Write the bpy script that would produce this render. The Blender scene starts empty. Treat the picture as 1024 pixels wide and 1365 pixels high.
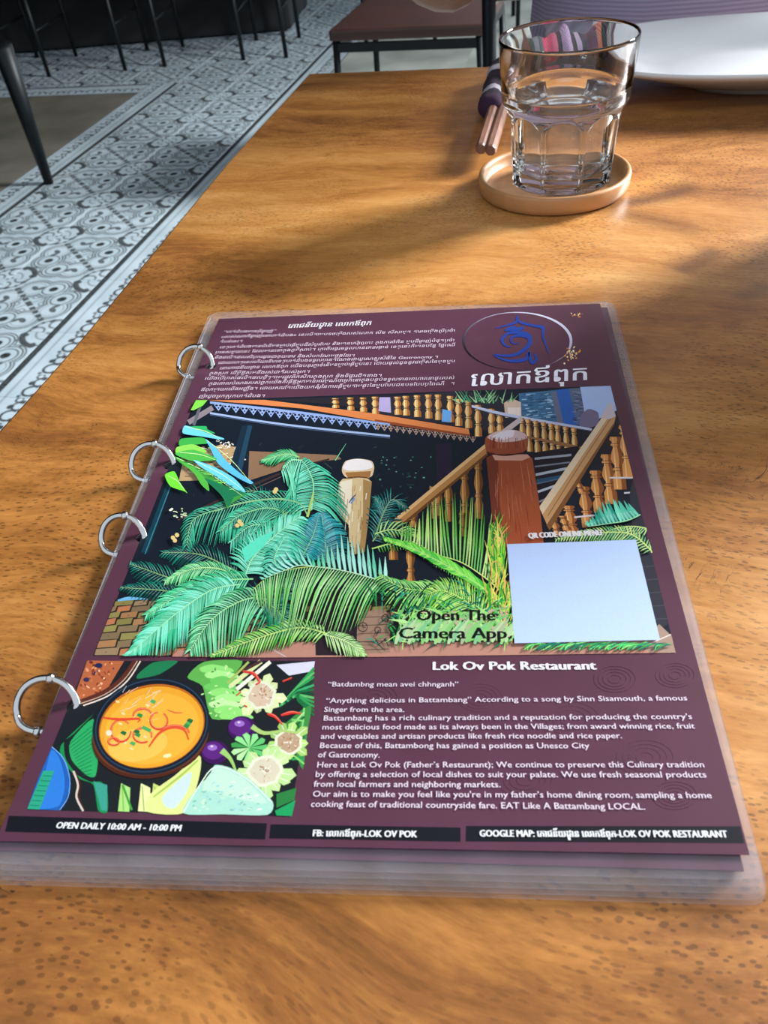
import bpy, bmesh, math, random
from math import sin, cos, pi, radians, atan2, sqrt
from mathutils import Vector, Matrix, Euler
from mathutils.geometry import tessellate_polygon

S = bpy.context.scene
COL = S.collection
random.seed(7)

# ------------------------------------------------------------------ camera
# world: z = 0 is the table top, the floor lies 0.75 m lower
PW, PH, F = 1024, 1365, 1100.0
CAM = Vector((.0329, -.1043, .219))
MROT = Euler((0.8438, 0.0855, 0.0634), 'XYZ').to_matrix()
cam = bpy.data.cameras.new('camera')
camo = bpy.data.objects.new('camera', cam)
COL.objects.link(camo)
camo.location = CAM
camo.rotation_euler = (0.8438, 0.0855, 0.0634)
cam.sensor_fit = 'VERTICAL'
cam.sensor_height = 36.0
cam.lens = F / PH * 36.0
cam.clip_start = .01
cam.clip_end = 60
cam.dof.use_dof = True
cam.dof.focus_distance = .38
cam.dof.aperture_fstop = 26.0
S.camera = camo

# ------------------------------------------------------------------ world, light, exposure
w = bpy.data.worlds.new('daylight')
S.world = w
w.use_nodes = True
bg = w.node_tree.nodes['Background']
bg.inputs[0].default_value = (.78, .88, 1.0, 1)
bg.inputs[1].default_value = .78
S.view_settings.view_transform = 'Standard'
S.view_settings.look = 'None'
S.view_settings.gamma = 1.0
S.view_settings.use_curve_mapping = False
S.view_settings.exposure = 0.2
S.cycles.transparent_max_bounces = 40
S.cycles.max_bounces = 14
S.cycles.transmission_bounces = 12

def area(name, loc, target, sx, sy, power, col):
    l = bpy.data.lights.new(name, 'AREA')
    l.shape = 'RECTANGLE'; l.size = sx; l.size_y = sy; l.energy = power; l.color = col
    o = bpy.data.objects.new(name, l)
    COL.objects.link(o)
    o.location = loc
    o.rotation_euler = (Vector(target) - Vector(loc)).to_track_quat('-Z', 'Y').to_euler()
    return o
area('daylight_opening_right', (2.6, 2.0, 1.15), (.1, .4, 0), .8, .7, 350, (.97, .985, 1.0))
area('daylight_opening_far', (1.9, 6.6, 1.3), (0, .5, 0), 2.4, 1.2, 60, (.86, .94, 1.0))

# ------------------------------------------------------------------ helpers
def lin(h):
    if not isinstance(h, str): return h
    h = h.lstrip('#')
    r = []
    for i in (0, 2, 4):
        c = int(h[i:i+2], 16) / 255
        r.append(c / 12.92 if c <= .04045 else ((c + .055) / 1.055) ** 2.4)
    return tuple(r)

def up(x, y, z=0.0):
    """the point at height z that the photograph shows at pixel x, y"""
    d = MROT @ Vector(((x - PW/2) / F, (PH/2 - y) / F, -1.0))
    return CAM + d * ((z - CAM.z) / d.z)

def setp(o, label=None, cat=None, group=None, kind=None):
    if label: o['label'] = label
    if cat: o['category'] = cat
    if group: o['group'] = group
    if kind: o['kind'] = kind
    return o

def empty(name, loc=(0, 0, 0), rz=0.0, label=None, cat=None, group=None):
    o = bpy.data.objects.new(name, None)
    COL.objects.link(o)
    o.empty_display_size = .05
    o.location = loc
    o.rotation_euler = (0, 0, rz)
    return setp(o, label, cat, group)

def obj(name, me, mat=None, parent=None, smooth=False, loc=None):
    o = bpy.data.objects.new(name, me)
    COL.objects.link(o)
    if mat is not None:
        for m in (mat if isinstance(mat, (list, tuple)) else [mat]):
            me.materials.append(m)
    if smooth:
        for p in me.polygons: p.use_smooth = True
    if parent: o.parent = parent
    if loc is not None: o.location = loc
    return o

def bmobj(name, bm, mat, parent=None, smooth=False, loc=None):
    me = bpy.data.meshes.new(name)
    bmesh.ops.recalc_face_normals(bm, faces=bm.faces[:])
    bm.to_mesh(me); bm.free()
    return obj(name, me, mat, parent, smooth, loc)

def bm_box(bm, c, s, rot=None, bev=0.0):
    r = bmesh.ops.create_cube(bm, size=1.0)
    vs = r['verts']
    M = Matrix.Translation(c) @ (rot.to_4x4() if rot is not None else Matrix()) @ Matrix.Diagonal((s[0], s[1], s[2], 1))
    bmesh.ops.transform(bm, matrix=M, verts=vs)
    if bev > 0:
        es = list({e for v in vs for e in v.link_edges})
        bmesh.ops.bevel(bm, geom=es, offset=bev, segments=2, profile=.6, affect='EDGES')

def bm_tube(bm, pts, rads, n=10, closed=False):
    pts = [Vector(p) for p in pts]
    if not isinstance(rads, (list, tuple)): rads = [rads] * len(pts)
    rings = []
    m = len(pts)
    up0 = None
    for i, p in enumerate(pts):
        if closed: t = pts[(i+1) % m] - pts[i-1]
        else: t = pts[min(i+1, m-1)] - pts[max(i-1, 0)]
        t.normalize()
        if up0 is None:
            up0 = t.orthogonal().normalized()
        a = (up0 - t * up0.dot(t)).normalized(); up0 = a
        b = t.cross(a)
        rings.append([bm.verts.new(p + (a * cos(2*pi*k/n) + b * sin(2*pi*k/n)) * rads[i]) for k in range(n)])
    R = range(m) if closed else range(m-1)
    for i in R:
        A, B = rings[i], rings[(i+1) % m]
        for k in range(n):
            bm.faces.new((A[k], A[(k+1) % n], B[(k+1) % n], B[k]))
    if not closed:
        bm.faces.new(rings[0][::-1]); bm.faces.new(rings[-1])

def bm_lathe(bm, prof, n=48, c=(0, 0, 0), rfun=None):
    rings = []
    for j, (r, z) in enumerate(prof):
        if r < 1e-6:
            rings.append([bm.verts.new((c[0], c[1], c[2] + z))])
        else:
            rings.append([bm.verts.new((c[0] + (r if rfun is None else rfun(r, z, 2*pi*k/n)) * cos(2*pi*k/n),
                                        c[1] + (r if rfun is None else rfun(r, z, 2*pi*k/n)) * sin(2*pi*k/n), c[2] + z)) for k in range(n)])
    for A, B in zip(rings, rings[1:]):
        for k in range(n):
            k2 = (k+1) % n
            if len(A) == 1 and len(B) == 1: continue
            if len(A) == 1: bm.faces.new((A[0], B[k], B[k2]))
            elif len(B) == 1: bm.faces.new((A[k], A[k2], B[0]))
            else: bm.faces.new((A[k], A[k2], B[k2], B[k]))
    return rings

# ------------------------------------------------------------------ materials
def nt(name):
    m = bpy.data.materials.new(name)
    m.use_nodes = True
    t = m.node_tree
    return m, t, t.nodes['Principled BSDF']

class G:
    """tiny node maths helper"""
    def __init__(s, t): s.t = t
    def v(s, sock, x):
        if hasattr(x, 'links') or isinstance(x, bpy.types.NodeSocket): s.t.links.new(x, sock)
        else: sock.default_value = x
    def m(s, op, a, b=None, c=None, clamp=False):
        n = s.t.nodes.new('ShaderNodeMath'); n.operation = op; n.use_clamp = clamp
        s.v(n.inputs[0], a)
        if b is not None: s.v(n.inputs[1], b)
        if c is not None: s.v(n.inputs[2], c)
        return n.outputs[0]
    def noise(s, vec, scale, detail=3, rough=.5, dist=0.0):
        n = s.t.nodes.new('ShaderNodeTexNoise'); s.t.links.new(vec, n.inputs['Vector'])
        n.inputs['Scale'].default_value = scale; n.inputs['Detail'].default_value = detail
        n.inputs['Roughness'].default_value = rough; n.inputs['Distortion'].default_value = dist
        return n.outputs[0]
    def mapping(s, vec, loc=(0, 0, 0), rot=(0, 0, 0), sc=(1, 1, 1)):
        n = s.t.nodes.new('ShaderNodeMapping'); s.t.links.new(vec, n.inputs[0])
        n.inputs[1].default_value = loc; n.inputs[2].default_value = rot; n.inputs[3].default_value = sc
        return n.outputs[0]
    def ramp(s, fac, stops, interp='LINEAR'):
        n = s.t.nodes.new('ShaderNodeValToRGB'); s.t.links.new(fac, n.inputs[0])
        n.color_ramp.interpolation = interp
        e = n.color_ramp.elements
        while len(e) < len(stops): e.new(.5)
        for k, (p, c) in enumerate(stops):
            e[k].position = p; c = lin(c); e[k].color = (c[0], c[1], c[2], 1)
        return n.outputs[0]
    def mix(s, fac, a, b, mode='MIX'):
        n = s.t.nodes.new('ShaderNodeMix'); n.data_type = 'RGBA'; n.blend_type = mode
        s.v(n.inputs[0], fac)
        for k, x in ((6, a), (7, b)):
            if isinstance(x, str): x = lin(x)
            if isinstance(x, tuple): x = (x[0], x[1], x[2], 1)
            s.v(n.inputs[k], x)
        return n.outputs[2]
    def bump(s, h, strength, dist=.001):
        n = s.t.nodes.new('ShaderNodeBump'); s.t.links.new(h, n.inputs['Height'])
        n.inputs['Strength'].default_value = strength; n.inputs['Distance'].default_value = dist
        return n.outputs[0]
    def coord(s, which='Object'):
        return s.t.nodes.new('ShaderNodeTexCoord').outputs[which]

def simple(name, col, rough=.5, metal=0.0, var=.12, scale=40.0, coat=0.0, bump=0.0, stretch=(1, 1, 1)):
    m, t, p = nt(name); g = G(t)
    c = lin(col)
    n = g.noise(g.mapping(g.coord(), sc=stretch), scale, 3)
    d = tuple(x * (1 - var * 1.6) for x in c); l = tuple(min(1, x * (1 + var)) for x in c)
    t.links.new(g.ramp(n, [(.3, d), (.7, l)]), p.inputs['Base Color'])
    p.inputs['Roughness'].default_value = rough
    p.inputs['Metallic'].default_value = metal
    p.inputs['Coat Weight'].default_value = coat
    if bump: t.links.new(g.bump(n, bump), p.inputs['Normal'])
    return m

def ink(name, rough=.32, coat=.35):
    """printed colours, kept per face in the colour attribute"""
    m, t, p = nt(name); g = G(t)
    a = t.nodes.new('ShaderNodeAttribute'); a.attribute_name = 'Col'
    n = g.noise(g.coord(), 900, 2)
    t.links.new(g.mix(.10, a.outputs['Color'], g.mix(1.0, a.outputs['Color'], g.ramp(n, [(.3, (.55, .55, .55)), (.7, (1, 1, 1))]), 'MULTIPLY')), p.inputs['Base Color'])
    p.inputs['Roughness'].default_value = rough
    p.inputs['Coat Weight'].default_value = coat
    p.inputs['Coat Roughness'].default_value = .12
    return m

# ------------------------------------------------------------------ wood of the table
def wood_table():
    m, t, p = nt('varnished_wood'); g = G(t)
    co = g.coord()
    base = g.mapping(co, rot=(0, 0, radians(8)))
    # broad warp
    wn = t.nodes.new('ShaderNodeTexNoise'); t.links.new(base, wn.inputs['Vector'])
    wn.inputs['Scale'].default_value = 4.5; wn.inputs['Detail'].default_value = 2
    vs = t.nodes.new('ShaderNodeVectorMath'); vs.operation = 'MULTIPLY_ADD'
    t.links.new(wn.outputs['Color'], vs.inputs[0]); vs.inputs[1].default_value = (.10, .10, 0); t.links.new(base, vs.inputs[2])
    wv = vs.outputs[0]
    broad = g.noise(g.mapping(wv, loc=(.31, .12, 0), sc=(2.4, 8, 1)), 1.0, 4, .6, .8)
    mid = g.noise(g.mapping(wv, sc=(14, 60, 1)), 1.0, 5, .68, .6)
    fine = g.noise(g.mapping(wv, sc=(110, 420, 1)), 1.0, 4, .7)
    f = g.m('ADD', g.m('MULTIPLY', broad, .50), g.m('ADD', g.m('MULTIPLY', mid, .30), g.m('MULTIPLY', fine, .20)))
    col = g.ramp(f, [(.34, '68411e'), (.43, '925c2a'), (.50, 'b27638'), (.57, 'c58a48'), (.67, 'd9a462')])
    # dark heart-wood streaks of this slab, and painted shade by the plate: (x0,y0,x1,y1,width,strength) in metres on the slab
    sx = t.nodes.new('ShaderNodeSeparateXYZ'); t.links.new(wv, sx.inputs[0])
    X, Y = sx.outputs[0], sx.outputs[1]
    def streak(x0, y0, x1, y1, wd, st):
        # offset of the warp noise mean
        c8, s8 = cos(radians(8)), sin(radians(8))
        a = (x0*c8 - y0*s8 + .05, x0*s8 + y0*c8 + .05); b = (x1*c8 - y1*s8 + .05, x1*s8 + y1*c8 + .05)
        dx, dy = b[0]-a[0], b[1]-a[1]; L2 = dx*dx + dy*dy
        px = g.m('SUBTRACT', X, a[0]); py = g.m('SUBTRACT', Y, a[1])
        h = g.m('DIVIDE', g.m('ADD', g.m('MULTIPLY', px, dx), g.m('MULTIPLY', py, dy)), L2, clamp=True)
        ex = g.m('SUBTRACT', px, g.m('MULTIPLY', h, dx)); ey = g.m('SUBTRACT', py, g.m('MULTIPLY', h, dy))
        d2 = g.m('ADD', g.m('MULTIPLY', ex, ex), g.m('MULTIPLY', ey, ey))
        e = g.m('EXPONENT', g.m('MULTIPLY', d2, -1/(wd*wd)))
        return g.m('MULTIPLY', e, st)
    acc = None
    for (a, b, wd, st) in STREAKS:
        p0, p1 = up(*a), up(*b)
        s_ = streak(p0.x, p0.y, p1.x, p1.y, wd, st)
        acc = s_ if acc is None else g.m('MAXIMUM', acc, s_)
    acc = g.m('MULTIPLY', acc, g.m('ADD', .45, g.m('MULTIPLY', mid, 1.5)), clamp=True)
    col = g.mix(acc, col, '4a2a14')
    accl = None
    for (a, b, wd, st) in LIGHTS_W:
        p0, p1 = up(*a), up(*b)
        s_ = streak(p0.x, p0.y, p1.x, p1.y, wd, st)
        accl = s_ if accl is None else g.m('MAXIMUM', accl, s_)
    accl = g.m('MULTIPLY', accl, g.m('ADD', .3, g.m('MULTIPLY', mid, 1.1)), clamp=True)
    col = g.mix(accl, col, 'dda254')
    # pores: short dark flecks along the grain
    pv = t.nodes.new('ShaderNodeTexVoronoi'); t.links.new(g.mapping(wv, rot=(0, 0, .25), sc=(260, 620, 1)), pv.inputs['Vector'])
    pv.inputs['Scale'].default_value = 1.0
    pm = g.noise(g.mapping(wv, loc=(3, 1, 0)), 14, 2)
    pore = g.m('MULTIPLY', g.m('LESS_THAN', pv.outputs['Distance'], .31), g.m('MULTIPLY', g.m('SUBTRACT', pm, .36), 3.6, clamp=True))
    col = g.mix(g.m('MULTIPLY', pore, .55), col, '3e2410')
    # cracks
    cn = g.noise(g.mapping(wv, loc=(5, 2, 0), sc=(26, 26, 1)), 1.0, 5, .7, 1.2)
    cr = g.m('LESS_THAN', g.m('ABSOLUTE', g.m('SUBTRACT', cn, .5)), .0022)
    cm = g.m('GREATER_THAN', g.noise(g.mapping(wv, loc=(8, 8, 0)), 9, 1), .63)
    col = g.mix(g.m('MULTIPLY', g.m('MULTIPLY', cr, cm), .8), col, '2c1a0e')
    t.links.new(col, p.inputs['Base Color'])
    t.links.new(g.m('ADD', .30, g.m('MULTIPLY', mid, .22)), p.inputs['Roughness'])
    p.inputs['Coat Weight'].default_value = .35
    p.inputs['Coat Roughness'].default_value = .22
    bn = g.bump(g.m('SUBTRACT', fine, g.m('MULTIPLY', pore, .6)), .18, .0004)
    t.links.new(bn, p.inputs['Normal'])
    return m
# dark and pale figures of this slab and one band of shade, traced as pixel to pixel lines on the wood
STREAKS = [((300, 305), (420, 262), .014, .55), ((420, 262), (660, 236), .012, .6), ((440, 140), (640, 130), .010, .45),
           ((430, 182), (640, 186), .012, .5), ((850, 262), (1024, 245), .008, .5), ((0, 640), (210, 560), .010, .55),
           ((0, 640), (110, 690), .012, .35), ((0, 830), (100, 770), .008, .5), ((0, 930), (60, 900), .007, .4),
           ((870, 150), (1024, 165), .02, .55), ((900, 520), (1024, 545), .010, .35), ((760, 1240), (1024, 1320), .012, .40),  # first: shadow in front of the plate, put into the wood colour
           ((900, 1230), (1024, 1250), .010, .45), ((0, 1345), (200, 1335), .009, .5), ((350, 375), (640, 330), .018, .35)]
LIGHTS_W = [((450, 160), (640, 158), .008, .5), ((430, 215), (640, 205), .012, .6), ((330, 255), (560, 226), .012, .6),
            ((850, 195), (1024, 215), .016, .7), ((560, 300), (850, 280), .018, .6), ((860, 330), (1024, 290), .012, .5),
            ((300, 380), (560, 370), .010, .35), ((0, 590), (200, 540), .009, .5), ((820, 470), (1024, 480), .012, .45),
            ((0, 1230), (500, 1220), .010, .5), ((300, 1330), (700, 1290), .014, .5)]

M = {}
M['wood'] = wood_table()
M['black_metal'] = simple('black_metal', '15191b', .45, .6)
M['dark_wood'] = simple('dark_wood', '3a1c12', .45, 0, .3, 6, coat=.2, stretch=(1, 8, 1))
M['chrome'] = simple('chrome', 'd9d9d6', .12, 1.0, .05)
M['skin'] = simple('skin', 'b07f68', .5, 0, .06)
M['paper_maroon'] = simple('maroon_paper', '573343', .32, 0, .05, 60, coat=.35)
M['ink'] = ink('printed_ink')

# ------------------------------------------------------------------ floor
TH = math.atan(.14)
U = Vector((cos(TH), -sin(TH), 0)); V = Vector((sin(TH), cos(TH), 0))
O = up(215, 283, -.75)
FZ = -.75
def fl(u, v, z=0.0):           # u across, v along, in metres from the corner mark on the tile border
    return O + U * u + V * v + Vector((0, 0, z))
TS = .287

def tile_pattern_mat(kind):
    m, t, p = nt('patterned_tile_glaze_' + kind); g = G(t)
    uv = g.coord('UV')
    s = t.nodes.new('ShaderNodeSeparateXYZ'); t.links.new(uv, s.inputs[0])
    # centimetres from the tile centre
    def cm(sock, size): return g.m('MULTIPLY', g.m('SUBTRACT', sock, .5), size)
    inks = []
    def blob(d, w, soft=.35):   # 1 where d < w
        return g.m('DIVIDE', g.m('SUBTRACT', w + soft/2, d), soft, clamp=True)
    def dist(a, b, ca, cb, ka=1.0, kb=1.0):
        da = g.m('MULTIPLY', g.m('SUBTRACT', a, ca), ka); db = g.m('MULTIPLY', g.m('SUBTRACT', b, cb), kb)
        return g.m('SQRT', g.m('ADD', g.m('MULTIPLY', da, da), g.m('MULTIPLY', db, db)))
    def ring(d, r, w): return blob(g.m('ABSOLUTE', g.m('SUBTRACT', d, r)), w)
    if kind == 'field':
        x, y = cm(s.outputs[0], 28.7), cm(s.outputs[1], 28.7)
        a = g.m('ABSOLUTE', g.m('MULTIPLY', g.m('ADD', x, y), .7071))
        b = g.m('ABSOLUTE', g.m('MULTIPLY', g.m('SUBTRACT', x, y), .7071))
        e1 = dist(a, b, 7.9, 3.9); e2 = dist(a, b, 3.9, 8.1)
        inks.append((blob(e1, 1.30), 1.0)); inks.append((ring(e1, 3.1, .24), .8))
        inks.append((blob(dist(a, b, 4.0, 8.4, 1.5, .8), 1.25), .85)); inks.append((blob(dist(a, b, 5.4, 7.0, .8, 1.5), 1.05), .85))
        inks.append((ring(e2, 3.1, .13), .5))
        lobe = g.m('MINIMUM', dist(a, b, 8.0, 3.9), dist(a, b, 8.0, -3.9))
        lobe2 = g.m('MINIMUM', dist(a, b, 3.9, 8.1), dist(a, b, -3.9, 8.1))
        both = g.m('MINIMUM', lobe, lobe2)
        inks.append((ring(both, 4.15, .22), .9)); inks.append((ring(both, 4.95, .20), .9))
        # dashes on the diagonal
        dash = g.m('MULTIPLY', blob(g.m('ABSOLUTE', g.m('SUBTRACT', a, .1)), .70), g.m('LESS_THAN', b, 13.0))
        dm = g.m('GREATER_THAN', g.m('SINE', g.m('MULTIPLY', b, 2.3)), -.45)
        inks.append((g.m('MULTIPLY', dash, dm), .9))
        inks.append((g.m('MULTIPLY', blob(b, .3), g.m('LESS_THAN', a, 6.0)), .45))
        inks.append((ring(dist(a, b, 3.0, 2.6), 1.1, .22), .6))
        # corner figures
        cA = dist(a, b, 20.3, 0)
        brk = g.m('MULTIPLY', ring(cA, 7.0, .85), g.m('LESS_THAN', g.m('ABSOLUTE', b), 4.6))
        inks.append((brk, .92))
        inks.append((blob(dist(a, b, 14.8, 3.1), .9), .9)); inks.append((blob(dist(a, b, 12.3, 1.9), .6), .8))
        inks.append((ring(cA, 3.6, .3), .5)); inks.append((blob(dist(a, b, 20.3, 0), 1.1), .6))
        cB = dist(a, b, 0, 20.3)
        inks.append((blob(dist(a, b, 2.4, 14.6, 1, 1.6), .95), .9)); inks.append((ring(dist(a, b, 2.6, 17.2), 1.9, .3), .8))
        inks.append((ring(cB, 6.4, .28), .8)); inks.append((blob(dist(a, b, 0, 13.9), .6), .9))
    else:
        x, y = cm(s.outputs[0], 14.35), cm(s.outputs[1], 28.7)
        px = g.m('ADD', x, 7.175)          # 0 at the field side
        # lines along the strip
        inks.append((blob(g.m('ABSOLUTE', g.m('SUBTRACT', px, 1.0)), 1.0), .97))
        inks.append((blob(g.m('ABSOLUTE', g.m('SUBTRACT', px, 4.3)), .30), .40))
        inks.append((blob(g.m('ABSOLUTE', g.m('SUBTRACT', px, 12.3)), .25), .40))
        inks.append((blob(g.m('ABSOLUTE', g.m('SUBTRACT', px, 14.1)), .35), .9))
        yy = g.m('SUBTRACT', g.m('MULTIPLY', g.m('FRACT', g.m('MULTIPLY', g.m('ADD', y, 14.35), 1/9.567)), 9.567), 4.78)
        for (cx, cy, r, wd, k_) in ((9.3, -2.0, 1.9, .36, 1), (9.6, 1.6, 1.5, .3, 1), (8.6, 4.0, .9, .25, 1)):
            inks.append((g.m('MULTIPLY', ring(dist(px, yy, cx, cy), r, wd), g.m('LESS_THAN', px, cx + .9)), .95))
        for (cx, cy, r) in ((7.8, 1.2, .85), (9.9, 3.2, .7), (10.6, -3.6, .7), (7.4, -4.2, .5), (10.8, 0, .6)):
            inks.append((blob(dist(px, yy, cx, cy), r), .95))
    acc = None
    for f, k in inks:
        v = g.m('MULTIPLY', f, k)
        acc = v if acc is None else g.m('MAXIMUM', acc, v)
    n = g.noise(g.coord(), 120, 3)
    wear = g.m('ADD', .75, g.m('MULTIPLY', n, .4))
    acc = g.m('MULTIPLY', acc, wear, clamp=True)
    white = g.ramp(g.noise(g.coord(), 9, 2), [(.3, 'b0c2ca'), (.7, 'c6d6de')])
    t.links.new(g.mix(acc, white, '161b1c'), p.inputs['Base Color'])
    p.inputs['Roughness'].default_value = .38
    p.inputs['Coat Weight'].default_value = .0
    return m
M['tile_field'] = tile_pattern_mat('field')
M['tile_border'] = tile_pattern_mat('border')
M['grout'] = simple('grout', '4c5355', .9)
M['grey_cement'] = simple('grey_cement', 'a3a9a2', .45, 0, .25, 3)
M['brown_cement'] = simple('brown_grey_cement', '716e64', .5, 0, .2, 4)

def tile_mesh(name, sx, sy, mat, h=.008):
    bm = bmesh.new()
    g_ = .0004; b_ = .0005
    x, y = sx/2 - g_, sy/2 - g_
    lo = [bm.verts.new((a*x, b*y, -h)) for a, b in ((-1, -1), (1, -1), (1, 1), (-1, 1))]
    mi = [bm.verts.new((a*x, b*y, -b_)) for a, b in ((-1, -1), (1, -1), (1, 1), (-1, 1))]
    hi = [bm.verts.new((a*(x-b_), b*(y-b_), 0)) for a, b in ((-1, -1), (1, -1), (1, 1), (-1, 1))]
    bm.faces.new(hi)
    for A, B in ((lo, mi), (mi, hi)):
        for k in range(4): bm.faces.new((A[k], A[(k+1) % 4], B[(k+1) % 4], B[k]))
    uv = bm.loops.layers.uv.new('UVMap')
    for f in bm.faces:
        for l in f.loops: l[uv].uv = (l.vert.co.x / sx + .5, l.vert.co.y / sy + .5)
    me = bpy.data.meshes.new(name); bm.to_mesh(me); bm.free()
    me.materials.append(mat)
    return me

bm = bmesh.new()
bm_box(bm, (-.6, 3.0, FZ - .05), (9.0, 11.0, .084))
floor = bmobj('floor', bm, M['grout'])
setp(floor, 'dark grout bed and tiled restaurant floor of black and white patterned tiles beside the table', None, None, 'structure')
floor.location = (0, 0, 0)

me_field = tile_mesh('patterned_tile', TS, TS, M['tile_field'])
me_border = tile_mesh('border_tile', TS/2, TS, M['tile_border'])
me_grey = tile_mesh('cement_tile', .6, .6, M['grey_cement'])
me_brown = tile_mesh('cement_tile', .6, .6, M['brown_cement'])
def put(me, name, u, v, rot=0.0):
    o = bpy.data.objects.new(name, me)
    COL.objects.link(o)
    o.parent = floor
    o.location = fl(u, v)
    o.rotation_euler = (0, 0, -TH + rot)
    return o
uR = .019                                     # right side of the patterned corridor
vB = 1.50                                      # where the brown-grey bay ends
for i in range(2):                            # corridor
    for k in range(-5, 13):
        put(me_field, 'patterned_tile', uR - TS*(i + .5), -.322 + TS*k)
v0 = -.322 - TS/2
while v0 + TS < vB: v0 += TS
for i in range(-1, 12):                         # field beyond the bay
    if i < 0: continue
    for k in range(0, 6):
        u = uR - TS*2 - TS*(i + .5) - .0
        v = vB + .16 + TS*(k + .5) - .16
        if v < vB: continue
        put(me_field, 'patterned_tile', u, v)
for k in range(-5, 13):                        # right border strip
    put(me_border, 'border_tile', uR + TS/4, -.322 + TS*k)
for k in range(-5, 30):                        # left border strip, beside the bay
    v = vB - TS*(.5 + k*1.0)
    if k < 0: continue
    if v < -1.3: break
    put(me_border, 'border_tile', uR - 2*TS - TS/4, v, pi)
for k in range(0, 9):                         # far border strip of the bay
    put(me_border, 'border_tile', uR - 2*TS - TS/2 - TS*(k + .5), vB - TS/4, pi/2 + pi)
for i in range(5):                            # brown-grey bay
    for k in range(5):
        put(me_brown, 'cement_tile', uR - 2.5*TS - .3 - .6*i, vB - TS/2 - .3 - .6*k)
for i in range(6):                            # pale grey floor right of the corridor
    for k in range(-2, 8):
        put(me_grey, 'cement_tile', uR + TS/2 + .3 + .6*i, -.7 + .6*k)

# room shell
M['dark_wall'] = simple('dark_timber_wall', '1a1512', .7, 0, .3, 3)
M['ceiling'] = simple('dark_ceiling', '3a332c', .8, 0, .2, 2)
def slab(name, c, s, mat, label):
    bm = bmesh.new(); bm_box(bm, c, s)
    o = bmobj(name, bm, mat); setp(o, label, None, None, 'structure'); return o
slab('wall_back', (-1.6, 8.05, .75), (6.9, .1, 3.0), M['dark_wall'], 'dark timber wall at the back of the restaurant')
slab('wall_left', (-4.95, 3.0, .75), (.1, 10.2, 3.0), M['dark_wall'], 'dark timber wall on the left side')
slab('ceiling', (-1.2, 4.2, 2.3), (7.6, 7.8, .1), M['ceiling'], 'dark timber ceiling')

# ------------------------------------------------------------------ table
TEL = [up(x, y) for x, y in ((0, 571), (30, 538), (60, 505), (110, 448), (155, 394), (200, 340), (250, 280), (300, 220), (345, 170), (380, 133), (412, 98))]
farR = TEL[-1] + (up(660, 88) - TEL[-1]) * 5.2
near = TEL[0] + (TEL[0] - TEL[3]) * 5.6
outline = [near] + TEL + [up(540, 93), up(660, 88), farR]
outline.append(farR + (near - TEL[-1]))
tab = empty('dining_table', (.3, .25, FZ), 0, 'solid honey-brown wooden dining table with varnished slab top holding the menu', 'table')
bm = bmesh.new()
base = tab.location
top = [bm.verts.new((p.x - base.x, p.y - base.y, -FZ)) for p in outline]
ft = bm.faces.new(top)
if ft.normal.z < 0: ft.normal_flip()
r = bmesh.ops.extrude_face_region(bm, geom=[ft])
bmesh.ops.translate(bm, verts=[v for v in r['geom'] if isinstance(v, bmesh.types.BMVert)], vec=(0, 0, -.042))
bm.normal_update()
bm.faces.ensure_lookup_table()
es = [e for e in bm.edges if all(abs(v.co.z + FZ) < 1e-6 for v in e.verts)]
bmesh.ops.bevel(bm, geom=es, offset=.002, segments=2, profile=.5, affect='EDGES')
bmobj('tabletop', bm, M['wood'], tab)
cn = [near, TEL[-1], farR, farR + (near - TEL[-1])]
mid_ = (cn[0] + cn[1] + cn[2] + cn[3])/4
for x, y in [((c.x - mid_.x)*.86 + mid_.x, (c.y - mid_.y)*.88 + mid_.y) for c in cn]:
    bm = bmesh.new(); bm_box(bm, (x - base.x, y - base.y, .354), (.07, .07, .706), None, .004)
    bmobj('leg', bm, M['black_metal'], tab)

# ------------------------------------------------------------------ menu
PZ = .005                       # height of the top page
MC = up(500, 800, 0); MC.z = 0
menu = empty('ring_bound_menu', MC, 0, 'laminated maroon restaurant menu bound with four metal rings lying on the table', 'menu')

def L(x, y, z): 
    p = up(x, y, z); return Vector((p.x - MC.x, p.y - MC.y, z))

def film_mat():
    m, t, p = nt('laminate_film'); g = G(t)
    p.inputs['Base Color'].default_value = (.50, .49, .54, 1)
    p.inputs['Roughness'].default_value = .16
    p.inputs['Coat Weight'].default_value = .3
    n = g.noise(g.mapping(g.coord(), sc=(60, 60, 1)), 1.0, 3)
    t.links.new(g.m('ADD', .02, g.m('MULTIPLY', n, .07)), p.inputs['Alpha'])
    return m
def film_edge_mat():
    m, t, p = nt('laminate_cut_edge'); g = G(t)
    p.inputs['Base Color'].default_value = (.72, .72, .78, 1)  # whiter than the film, to paint in the highlight along the edges
    p.inputs['Roughness'].default_value = .3
    n = g.noise(g.coord(), 60, 2)
    t.links.new(g.m('ADD', .12, g.m('MULTIPLY', n, .35)), p.inputs['Alpha'])
    return m
M['film'] = film_mat(); M['film_edge'] = film_edge_mat()

HOLES = [(281, 488), (226, 620), (190, 716), (101, 941)]
def rounded(quad, r=.004, n=5):
    out = []
    m = len(quad)
    for i in range(m):
        p0, p1, p2 = quad[i-1], quad[i], quad[(i+1) % m]
        a = (p0 - p1).normalized(); b = (p2 - p1).normalized()
        s_, e_ = p1 + a*r, p1 + b*r
        for k in range(n+1):
            t_ = k / n
            out.append((s_*(1-t_)**2 + p1*2*t_*(1-t_) + e_*t_**2))
    return out
def circle(c, r, n=14): return [Vector((c.x + r*cos(-2*pi*k/n), c.y + r*sin(-2*pi*k/n), c.z)) for k in range(n)]

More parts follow.
